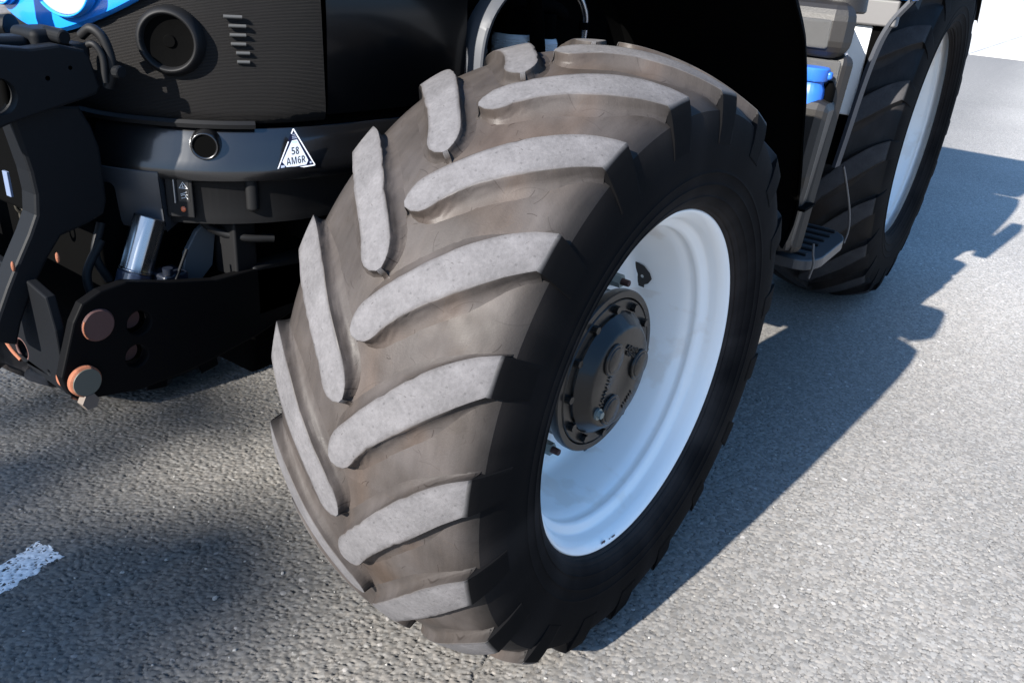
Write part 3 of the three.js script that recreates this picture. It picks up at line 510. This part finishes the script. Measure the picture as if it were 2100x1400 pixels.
  const sh = [A, B, D], cen = [(A[0] + B[0] + D[0]) / 3, (A[1] + B[1] + D[1]) / 3];
  const outline = []; for (let e = 0; e < 3; e++) { const p = sh[e], q = sh[(e + 1) % 3], m = sh[(e + 2) % 3]; const ex = [p[0] + (p[0] - cen[0]) * .045, p[1] + (p[1] - cen[1]) * .045]; const toward = (u, v, f) => [u[0] + (v[0] - u[0]) * f, u[1] + (v[1] - u[1]) * f]; outline.push(toward(ex, m, .03), toward(ex, q, .03)); }
  const bary = ([x, y]) => { const d = (B[1] - D[1]) * (A[0] - D[0]) + (D[0] - B[0]) * (A[1] - D[1]); const l0 = ((B[1] - D[1]) * (x - D[0]) + (D[0] - B[0]) * (y - D[1])) / d, l1 = ((D[1] - A[1]) * (x - D[0]) + (A[0] - D[0]) * (y - D[1])) / d; return [l0, l1, 1 - l0 - l1]; };
  const P = [], U = [], I = []; const add = (p) => { const b = bary(p), v = new THREE.Vector3(); pc2.forEach((c3, e) => v.addScaledVector(c3, b[e])); const nn = new THREE.Vector3().subVectors(pc2[2], pc2[0]).cross(new THREE.Vector3().subVectors(pc2[1], pc2[0])).normalize(); if (nn.z < 0) nn.negate(); v.addScaledVector(nn, .010); P.push(v.x, v.y, v.z); U.push(clamp(p[0] / W, 0, 1), clamp(1 - p[1] / H, 0, 1)); };
  add(cen); outline.forEach(add); for (let e = 0; e < 6; e++) I.push(0, 1 + e, 1 + (e + 1) % 6);
  const sg = new THREE.BufferGeometry(); sg.setAttribute('position', new THREE.Float32BufferAttribute(P, 3)); sg.setAttribute('uv', new THREE.Float32BufferAttribute(U, 2)); sg.setIndex(I); sg.computeVertexNormals();
  part('triangle_sticker', sg, std([1, 1, 1], .4, { map: st, side: THREE.DoubleSide }), bumper, 'white triangular sticker marked 58 AM6R');
}

/* ---- front linkage */
const linkage = group('front_linkage', tractor, 'black steel front linkage with pins and lift ram');
{
  const post = [[.800, 1.150], [.792, 1.10], [.786, 1.06], [.784, 1.02], [.789, .985], [.806, .953], [.832, .912], [.858, .868], [.884, .82], [.90, .78], [.86, .76], [.845, .80], [.815, .855], [.78, .905], [.752, .938], [.70, .950], [.668, .962], [.659, .985], [.657, 1.03], [.658, 1.085], [.667, 1.122], [.684, 1.160], [.74, 1.166]];
  for (const x of [-.67, -1.08]) part('post_plate', sidePlate(post, x, x + .05, [], .006), hitchBlack, linkage);
  part('post_core', box(-1.03, -.67, .96, 1.15, .66, .76, .01), deepBlack, linkage);
  const br = [[.86, 1.262], [.805, 1.265], [.762, 1.260], [.714, 1.264], [.672, 1.254], [.664, 1.243], [.652, 1.192], [.660, 1.180], [.690, 1.172], [.747, 1.160], [.81, 1.146], [.86, 1.130]];
  part('top_bracket', sidePlate(br, -.635, -.60, [[.701, 1.2265, .0085], [.741, 1.2125, .009], [.822, 1.19, .034]], .005), hitchBlack, linkage);
  part('bracket_body', box(-1.1, -.632, 1.152, 1.252, .675, .80, .008), deepBlack, linkage);
  part('bracket_crest', merge([box(-.72, -.64, 1.24, 1.283, .672, .735, .012), box(-.70, -.65, 1.245, 1.272, .735, .80, .010), rod([-.66, 1.275, .70], [-.615, 1.272, .695], .012, .012, 16, .002), box(-.66, -.61, 1.235, 1.262, .655, .69, .008)]), hitchBlack, linkage);
  part('bracket_hose', tube([[-.635, 1.272, .655], [-.615, 1.285, .648], [-.60, 1.275, .640], [-.592, 1.245, .634], [-.592, 1.215, .634], [-.60, 1.19, .640]], .0085, 40, 10), plasticBlack, linkage);
  part('bracket_hose', tube([[-.63, 1.25, .665], [-.602, 1.262, .655], [-.592, 1.245, .648], [-.592, 1.20, .648]], .006, 30, 8), plasticBlack, linkage);
  part('hose_fitting', rod([-.60, 1.218, .632], [-.572, 1.218, .628], .011, .011, 12, .002), hitchBlack, linkage);
  part('top_link', merge([box(-.865, -.815, 1.15, 1.78, .78, .83, .012)]), hitchBlack, linkage);
  part('cross_shaft', rod([-1.15, 1.215, .70], [-.66, 1.215, .70], .035), hitchBlack, linkage);
  // lower arms
  const arm = [[.750, .862], [.786, .848], [.806, .818], [.842, .724], [.838, .70], [.830, .682], [.817, .668], [.785, .660], [.699, .642], [.60, .642], [.544, .646], [.42, .662], [.293, .695], [.285, .80], [.42, .815], [.515, .818], [.62, .842], [.70, .866]];
  for (const x of [-.542, -1.18]) part('lower_arm', sidePlate(arm, x, x + .022, [[.686, .779, .0235], [.699, .715, .022]], .0035), armBlack, linkage);
  const fp = [[-1.14, .72], [-.95, .735], [-.80, .735], [-.757, .722], [-.729, .702], [-.665, .683], [-.60, .677], [-.548, .674], [-.548, .80], [-.56, .86], [-.66, .885], [-1.14, .90]];
  part('front_plate', frontPlate(fp, .808, .826, [[-.690, .716, .022], [-.60, .70, .004]], .003), hitchBlack, linkage);
  part('front_plate_edge', tube([[-.80, .733, .824], [-.757, .720, .826], [-.729, .700, .826], [-.700, .690, .826]], .004, 20, 6), rust, linkage);
  part('arm_edge', tube([[-.529, .676, .826], [-.529, .666, .812], [-.529, .660, .79]], .0035, 12, 6), rust, linkage);
  part('plate_ring', new THREE.TorusGeometry(.022, .0028, 8, 30).translate(-.690, .716, .823), darkRust, linkage);
  const pin = (z, y, r, x1, m, face) => { const p = part('linkage_pin', rod([-.56, y, z], [x1, y, z], r, r, 36, .003), m, linkage); if (face) part('pin_face', rod([x1 - .002, y, z], [x1 + .002, y, z], r * .9, r * .88, 36), face, linkage); };
  pin(.764, .801, .0305, -.5155, darkRust); pin(.806, .706, .029, -.507, rust, std([.06, .062, .05], .6));
  part('pin_arc', new THREE.TorusGeometry(.029, .0018, 8, 20, 1.2).rotateZ(2.6).rotateY(Math.PI / 2).translate(-.5155, .801, .764), rust, linkage);  // rust-coloured arc round the edge of the upper pin
  part('lock_bolt', hexBolt([-.52, .667, .806], [1, 0, 0], .017, .016), std([.085, .065, .052], .7), linkage);
  part('bush', rod([-.60, .779, .686], [-.55, .779, .686], .019), darkRust, linkage); part('bush', rod([-.60, .715, .699], [-.55, .715, .699], .019), darkRust, linkage);
  for (const [x, y, z] of [[-.548, .93, .80], [-.70, .80, .829], [-.62, .905, .842]]) { const s = new THREE.SphereGeometry(.006, 8, 6); s.scale(.6, 1.6, .6); s.translate(x, y, z); part('rust_spot', s, rust, linkage); }
  part('linkage_core', box(-1.15, -.672, .62, 1.0, .30, .66, .01), deepBlack, linkage);
  // lift ram
  const T = [-.62, .925, .583], Bm = [-.62, .786, .645], at = (t) => T.map((v, i) => lerp(v, Bm[i], t));
  part('ram_barrel', rod(at(-.1), at(.62), .0305, .0305, 40, .002), steel, linkage); part('ram_collar', rod(at(.60), at(.635), .0325, .0325, 40, .002), steel, linkage);
  part('ram_base', rod(at(.635), at(1.0), .0325, .032, 40, .003), phys([.012, .018, .035], .3, { clearcoat: 1, clearcoatRoughness: .1 }), linkage);
  part('ram_foot', rod(at(1.0), at(1.25), .022, .018, 24, .002), hitchBlack, linkage);
  for (const p of [[[-.66, .90, .66], [-.655, .84, .70], [-.64, .80, .70], [-.62, .785, .68]], [[-.67, .93, .65], [-.66, .87, .675], [-.65, .82, .66]], [[-.58, .93, .5], [-.57, .90, .47], [-.53, .885, .43], [-.5, .88, .38]]]) part('hydraulic_hose', tube(p, .0085, 30, 10), plasticBlack, linkage);
  part('ram_rod', rod([-.56, .88, .545], [-.56, .79, .595], .003), hitchBlack, linkage);
  { const cp = [[.45, .93], [.50, .90], [.53, .86], [.545, .80], [.505, .79], [.47, .82], [.46, .87]]; part('guard_plate', sidePlate(cp, -.60, -.588, [], .002), std([.05, .055, .06], .5), linkage); }
  part('valve_block', merge([box(-.62, -.56, .80, .835, .545, .60, .006), rod([-.57, .835, .585], [-.57, .848, .585], .01)]), phys([.006, .008, .014], .4, { clearcoat: .4 }), linkage);
  part('brass_fitting', hexBolt([-.555, .823, .60], [1, .1, .4], .006, .01), std([.5, .36, .15], .35, { metalness: 1 }), linkage);
  part('axle_bracket', merge([box(-.60, -.53, .80, .92, .40, .455, .006), box(-.62, -.52, .70, .82, .25, .42, .01)]), plasticBlack, linkage);
  // right-hand rail seen past the post
  part('side_rail', merge([rod([-1.25, 1.20, .86], [-.86, 1.262, .66], .022), box(-1.3, -.95, .95, 1.2, .60, .70, .02)]), hitchBlack, linkage);
  { for (let k = 0; k < 7; k++) { const g = new THREE.TorusGeometry(.010, .003, 6, 14); g.scale(1, 1.5, 1); g.rotateY(k % 2 ? 1.4 : .2); g.translate(-.79 + .003 * k, 1.08 - .024 * k, .74); part('chain_link', g, std([.05, .045, .035], .5, { metalness: .6 }), linkage); } }
  { const g = box(-.712, -.696, 1.00, 1.045, .785, .79, .001); part('pale_tag', g, std([.10, .13, .2], .5), linkage); }
}

/* ---- axle, frame */
{
  const ax = group('front_axle', tractor);
  part('axle_beam', merge([box(-1.5, -.2, .55, .72, -.1, .1, .03), rod([-.45, .645, 0], [.0, .645, 0], .11), box(-.30, -.2, .42, .9, -.11, .11, .04)]), deepBlack, ax);
  part('track_rod', merge([rod([-1.2, .66, .27], [-.28, .66, .25], .016), rod([-.55, .66, .26], [-.40, .66, .255], .03)]), steel, ax);
  part('chassis', merge([box(-1.15, -.55, .55, .96, -3.2, .42, .02), box(-1.25, -.45, .85, 1.12, -.4, .30, .02)]), deepBlack, ax);
}

/* ---- front mudguard */
{
  const mg = group('front_mudguard', tractor, 'black plastic mudguard behind the front tyre');
  const TH = [76, 90, 124, 132, 138, 152, 162, 166.3, 169, 171, 172], RR = [.915, .918, .913, .920, .914, .900, .915, .922, .905, .870, .835];
  const sec = (th, k) => { const r = interp(TH, RR, th), s = [[-.31, -.03], [-.30, 0], [.155, .008], [.197, .004], [.210, -.004], [.216, -.024], [.210, -.024], [.201, -.008], [.15, -.002], [-.29, -.008], [-.31, -.03]][k].slice(); const a = rad(th), rnd0 = Math.min(smooth(75.5, 84, th), 1); if (s[0] > 0) s[0] *= .55 + .45 * Math.sqrt(rnd0); return [s[0], .645 + (r + s[1]) * Math.sin(a), (r + s[1]) * Math.cos(a)]; };
  part('mudguard_shell', gridGeo(80, 11, (i, j) => sec(lerp(76, 172, Math.pow(i / 79, .8)), j), { crease: 35 }), deepBlack, mg);
  part('mudguard_stay', tube([[-.30, 1.45, -.1], [-.36, 1.38, -.3], [-.42, 1.2, -.45]], .02), deepBlack, mg);
}

/* ---- fuel tank, step, cab */
{
  const tank = group('fuel_tank', tractor, 'dark grey plastic fuel tank with blue filler cap');
  const shell = (pts, x0, x1, bev) => sidePlate(pts, x0, x1, [], bev);
  // vertical walls from a plan outline (x, z), rounded over at top and foot
  const planBody = (pl, y0, y1, bev) => { const sh = new THREE.Shape(pl.map(([x, z]) => new THREE.Vector2(x, -z))); const g = new THREE.ExtrudeGeometry(sh, { depth: y1 - y0 - 2 * bev, bevelEnabled: true, bevelSize: bev, bevelThickness: bev, bevelOffset: -bev, bevelSegments: 5 }); g.rotateX(-Math.PI / 2); g.translate(0, y0 + bev, 0); return g; };
  const taper = (g, y0, k) => { const p = g.attributes.position; for (let i = 0; i < p.count; i++) { const d = Math.max(0, y0 - p.getY(i)); p.setX(i, p.getX(i) - d * k * smooth(-.2, .1, p.getX(i))); } g.computeVertexNormals(); return g; };
  part('tank_body', taper(planBody([[-.40, -1.17], [.17, -1.17], [.18, -1.178], [.192, -1.20], [-.05, -1.95], [-.40, -1.95]], .625, 1.25, .03), 1.0, .07), tankPlastic, tank);
  part('tank_shoulder', planBody([[-.40, -1.12], [.13, -1.12], [.165, -1.135], [.18, -1.17], [-.04, -1.85], [-.40, -1.85]], 1.235, 1.39, .05), tankPlastic, tank);
  part('grained_panel', box(-.30, .128, 1.262, 1.342, -1.135, -1.113, .010), tankGrain, tank);
  part('grained_panel', box(-.30, .165, 1.12, 1.232, -1.18, -1.16, .008), tankGrain, tank);
  part('filler_neck', rod([.105, 1.36, -1.25], [.105, 1.50, -1.25], .075, .068, 36, .006), tankPlastic, tank);
  const pod = shell([[-1.085, 1.118], [-1.072, 1.10], [-1.075, .90], [-1.085, .865], [-1.085, .80], [-1.10, .68], [-1.125, .645], [-1.19, .63], [-1.19, 1.125], [-1.10, 1.125]], -.32, .178, .028); part('tank_pod', taper(pod, 1.0, .09), tankPlastic, tank);
  part('pod_seam', box(-.33, .182, .797, .806, -1.19, -1.0815, .002), deepBlack, tank);
  part('pod_grip', box(.02, .12, .905, .925, -1.082, -1.069, .006), deepBlack, tank);
  const cap = [[0, 1.215], [.042, 1.215], [.0455, 1.211], [.0455, 1.183], [.043, 1.178], [.036, 1.176], [.036, 1.166], [.041, 1.155], [.0435, 1.14], [.0435, 1.08], [0, 1.08]];
  const cg = toCreasedNormals(new THREE.LatheGeometry(cap.map(([x, y]) => new THREE.Vector2(x, y)).reverse(), 40), rad(30)); cg.translate(.105, -.003, -1.122);
  const lever = box(.14, .160, 1.180, 1.203, -1.14, -1.115, .008); part('filler_cap', merge([cg, lever]), std([.016, .10, .40], .4), tank, 'blue filler cap');
  part('cap_hood', new THREE.SphereGeometry(.034, 20, 14).scale(.5, 1.25, .6).translate(.155, 1.135, -1.148), deepBlack, tank);
  const step = group('cab_step', tractor, 'black cab step hung on thin steel straps');
  const strapMat = std([.06, .06, .062], .5);
  const tread = new THREE.Shape(); tread.moveTo(-.05, 1.22); tread.lineTo(.15, 1.22); tread.quadraticCurveTo(.205, 1.23, .215, 1.32); tread.lineTo(.215, 1.55); tread.quadraticCurveTo(.205, 1.66, .12, 1.68); tread.lineTo(-.05, 1.68);
  const eg = new THREE.ExtrudeGeometry(tread, { depth: .028, bevelEnabled: true, bevelSize: .004, bevelThickness: .004, bevelSegments: 2, curveSegments: 10 }); eg.rotateX(-Math.PI / 2); eg.translate(0, .572, 0); part('step_tread', eg, std([.03, .031, .034], .45), step);
  for (let k = 0; k < 6; k++) part('tread_rib', box(-.04, .17, .602, .612, -1.64 + k * .07, -1.622 + k * .07, .002), plasticBlack, step);
  part('step_strap', tube([[.205, .545, -1.24], [.212, .60, -1.225], [.205, .64, -1.215], [.20, .67, -1.215]], .004, 20, 6), strapMat, step);
  part('step_strap', tube([[.214, .585, -1.60], [.218, .63, -1.60], [.216, .70, -1.56], [.205, .86, -1.40], [.20, .90, -1.36]], .004, 40, 6), strapMat, step);

  const cab = group('cab', tractor, 'blue cab base with white panel and rear mudguard');
  part('blue_sill', box(-.35, .20, 1.395, 1.62, -1.88, -1.80, .01), blueGloss, cab);
  part('sill_screw', rod([.11, 1.42, -1.80], [.11, 1.42, -1.792], .008), steel, cab);
  part('grey_band', box(-.35, .155, 1.305, 1.392, -1.86, -1.805, .008), std([.085, .082, .082], .6), cab);
  part('white_panel', box(-.35, .078, .99, 1.303, -1.90, -1.83, .006), whitePaint, cab);
  const lipMat = std([.018, .021, .029], .5); const lip = [[.215, 1.45, -1.80], [.17, 1.385, -1.80], [.135, 1.33, -1.80], [.112, 1.27, -1.80], [.098, 1.20, -1.80], [.088, 1.12, -1.80], [.080, 1.03, -1.80], [.072, .92, -1.80], [.062, .80, -1.80]];
  const lc = new THREE.CatmullRomCurve3(lip.map((p) => new THREE.Vector3(...p))).getPoints(40);
  part('mudguard_lip', gridGeo(41, 4, (i, j) => { const p = lc[i]; return [p.x + [0, 0, .013, .015][j], p.y, p.z + [-.06, 0, .002, -.06][j]]; }, { crease: 30 }), lipMat, cab);
  part('mudguard_flap', gridGeo(41, 2, (i, j) => { const p = lc[i]; return [j ? -.45 : p.x + .003, p.y, p.z - .04]; }), deepBlack, cab);
  // upper mudguard arc over the rear wheel
  part('rear_mudguard', gridGeo(30, 4, (i, j) => { const a = rad(lerp(36, 150, i / 29)), r = .96; return [[-.42, -.42, .19, .20][j], .82 + (r + [-.1, 0, 0, -.03][j]) * Math.sin(a), -2.65 + (r + [-.1, 0, 0, -.03][j]) * Math.cos(a)]; }, { crease: 30 }), plasticBlack, cab);
  part('added_shade_panel', box(.165, .25, 1.475, 2.0, -1.72, -1.5, .02), plasticBlack, cab);  // added panel out of view, placed to shade the rear tyre
  part('cab_roof', box(-1.72, .0, 2.62, 2.84, -2.95, -1.45, .06), blueGloss, cab);
  part('cab_shell', box(-1.55, -.15, 1.0, 2.66, -2.80, -1.95, .05), tintGlass, cab);
  for (const [x, z] of [[-.16, -1.93], [-1.54, -1.93], [-.16, -2.82], [-1.54, -2.82]]) part('cab_pillar', box(x - .04, x + .04, 1.3, 2.64, z - .04, z + .04, .02), plasticBlack, cab);
}

/* ------------------------------------------------------------ things on the road */
{ // worn white line: paint lying on the chippings
  const L = [[-0.882, 0.873], [-0.99, 0.70]];
  const a = new THREE.Vector2(-1.012, .712), dir = new THREE.Vector2(.118, .993), w = .085, len = 1.2;
  const nx = 40, nz = 300; const P = [], U = [], I = [], keep = [];
  const per = new THREE.Vector2(dir.y, -dir.x);
  for (let j = 0; j <= nz; j++) for (let i = 0; i <= nx; i++) {
    const s = j / nz * len, t = (i / nx - .5) * (w + .02), x = a.x + dir.x * s + per.x * t, z = a.y + dir.y * s + per.y * t;
    const ti = ((Math.floor(x / TILE * AS) % AS) + AS) % AS, tj = ((Math.floor(z / TILE * AS) % AS) + AS) % AS, h = asH[tj * AS + ti];
    P.push(x, (h - .92) * .0084 + .0007 + .0012 * (fbm(x * 9, z * 9, 5, 2) - .5), z); U.push(x, z);
    const ed = Math.min(t + (w + .02) / 2, (w + .02) / 2 - t, s) + .034 * (fbm(x * 45, z * 45, 91, 3) - .55); keep.push(ed > .0 && h > .06 + .6 * smooth(.6, .9, fbm(x * 22, z * 22, 93, 3)));
  }
  const id = (i, j) => j * (nx + 1) + i;
  for (let j = 0; j < nz; j++) for (let i = 0; i < nx; i++) if (keep[id(i, j)] && keep[id(i + 1, j)] && keep[id(i, j + 1)] && keep[id(i + 1, j + 1)]) I.push(id(i, j), id(i, j + 1), id(i + 1, j), id(i + 1, j), id(i, j + 1), id(i + 1, j + 1));
  const g = new THREE.BufferGeometry(); g.setAttribute('position', new THREE.Float32BufferAttribute(P, 3)); g.setAttribute('uv', new THREE.Float32BufferAttribute(U, 2)); g.setIndex(I); g.computeVertexNormals();
  const m = new THREE.Mesh(g, std([.62, .63, .64], .8, { side: THREE.DoubleSide })); m.name = 'road_marking'; m.receiveShadow = m.castShadow = true; scene.add(m);
  tag(m, 'worn white painted line on the asphalt at lower left', 'road marking', 'structure');
}
const GRIT = [[-.556, .567, .0062], [-.502, .407, .0045], [-.80, .655, .0045], [-.76, .56, .004], [-.39, .64, .004], [-.93, .42, .0035], [-.76, .06, .0035]];
{ // loose pale grit, one object
  const list = [];
  const pebble = (x, z, r, c) => { const g = new THREE.IcosahedronGeometry(r, 1); const p = g.attributes.position, k = rnd() * 100; for (let i = 0; i < p.count; i++) { const f = .75 + .5 * hash(Math.round(p.getX(i) * 9e4), Math.round(p.getY(i) * 9e4), Math.round(p.getZ(i) * 9e4 + k)); p.setXYZ(i, p.getX(i) * f * 1.3, p.getY(i) * f * .6, p.getZ(i) * f); } g.rotateY(rnd() * 6); g.translate(x, r * .12, z); g.computeVertexNormals(); list.push(g); };
  for (let k = 0; k < 300; k++) pebble(-2.2 + 3.4 * rnd(), -1.3 + 2.5 * rnd(), .0016 + .0022 * rnd() * rnd());
  for (const [x, z, r] of GRIT) pebble(x, z, r);
  const m = new THREE.Mesh(merge(list), std([.30, .285, .26], .9)); m.name = 'loose_grit'; m.castShadow = m.receiveShadow = true; scene.add(m); tag(m, 'scattered pale grit lying on the asphalt', 'grit', 'stuff');
}
{ // something pale beyond the bonnet
  const g = new THREE.Group(); g.name = 'roadside_board'; scene.add(g); g.position.set(-5.5, 0, -1.98); g.rotation.y = rad(35.6); tag(g, 'pale board with a yellow stripe standing behind the blue bonnet', 'board');
  part('panel', box(-.45, .45, .66, 1.5, -.03, .03, .01), std([.5, .42, .36], .6), g); part('stripe', box(-.44, .45, .772, .800, .03, .034, .001), std([.45, .42, .06], .6), g); part('dark_strip', box(-.44, .45, .752, .766, .03, .033, .001), plasticBlack, g);  // plain dark strip below the yellow one
  for (const x of [-.2, .4]) part('leg', box(x - .04, x + .04, 0, .67, -.04, .02, .01), plasticBlack, g);
}
{ // added tree out of view, leaf blobs shaped to shade the left of the road
  const t = new THREE.Group(); t.name = 'added_shade_tree'; scene.add(t); const k = 14, ox = -KX * k, oz = KZ * k;
  const bx = -3.2 + ox, bz = 1.9 + oz; t.position.set(bx, 0, bz);
  tag(t, 'added leafy tree out of view, shaped to cast soft shade on the asphalt', 'tree');
  const blobs = [[-2.6, 1.75, 1.55, .85], [-4.6, 1.8, 1.3, 1.2], [-1.2, 1.5, .75, .55], [-.86, .82, .36, .2, .5], [-.79, .50, .20, .085], [-.65, .32, .13, .06, 1.5], [-1.85, .42, .34, .17, .35], [-1.3, .62, .25, .10], [-.66, 1.0, .34, .22, .3], [-.55, .66, .22, .15, .16], [-.50, .46, .20, .09, .35], [-1.25, -.05, .34, .06, .7], [-.38, .86, .22, .12, .25], [-1.6, .15, .5, .06, .35], [-1.36, .22, .34, .045, .2], [-1.0, .72, .25, .1, .45]];
  const pos = [], idx = [];
  for (const [gx, gz, rx, rz, den = 1] of blobs) {
    const n = Math.round(190 * rx * rz / .1 * .62 * den) + Math.round(40 * den);
    for (let q = 0; q < n; q++) {
      let a, b, c; do { a = rnd() * 2 - 1; b = rnd() * 2 - 1; c = rnd() * 2 - 1; } while (a * a + b * b + c * c > 1);
      const h = k + c * Math.min(2.2, rx), x = gx + a * rx - KX * h - bx, z = gz + b * rz + KZ * h - bz, s = .045 + .06 * rnd();
      const u = new THREE.Vector3(rnd() - .5, rnd() - .5, rnd() - .5).normalize(), v = new THREE.Vector3(rnd() - .5, rnd() - .5, rnd() - .5).cross(u).normalize();
      const o = pos.length / 3; pos.push(x + u.x * s, h + u.y * s, z + u.z * s, x + v.x * s * .6, h + v.y * s * .6, z + v.z * s * .6, x - u.x * s, h - u.y * s, z - u.z * s, x - v.x * s * .6, h - v.y * s * .6, z - v.z * s * .6); idx.push(o, o + 1, o + 2, o, o + 2, o + 3);
    }
  }
  const g = new THREE.BufferGeometry(); g.setAttribute('position', new THREE.Float32BufferAttribute(pos, 3)); g.setIndex(idx); g.computeVertexNormals();
  part('crown', g, std([.05, .09, .025], .8, { side: THREE.DoubleSide }), t);
  const limbs = [tube([[0, -.3, 0], [.1, 4, .1], [-.1, 9, 0], [.2, 13.2, .2]], .34, 30, 12)]; for (const [gx, gz] of blobs) limbs.push(tube([[0, 9.5, 0], [(gx + ox - bx) * .5, 12, (gz + oz - bz) * .4], [gx + ox - bx, k - .1, gz + oz - bz]], .06, 20, 8));
  part('trunk', merge(limbs), std([.12, .09, .07], .9), t);
}

/* ------------------------------------------------------------ draw */
const renderer = new THREE.WebGLRenderer({ antialias: true });
renderer.setSize(1024, 682); renderer.shadowMap.enabled = true; renderer.shadowMap.type = THREE.PCFSoftShadowMap;
renderer.toneMapping = THREE.LinearToneMapping; renderer.toneMappingExposure = EXPOSURE;
renderer.render(scene, camera);
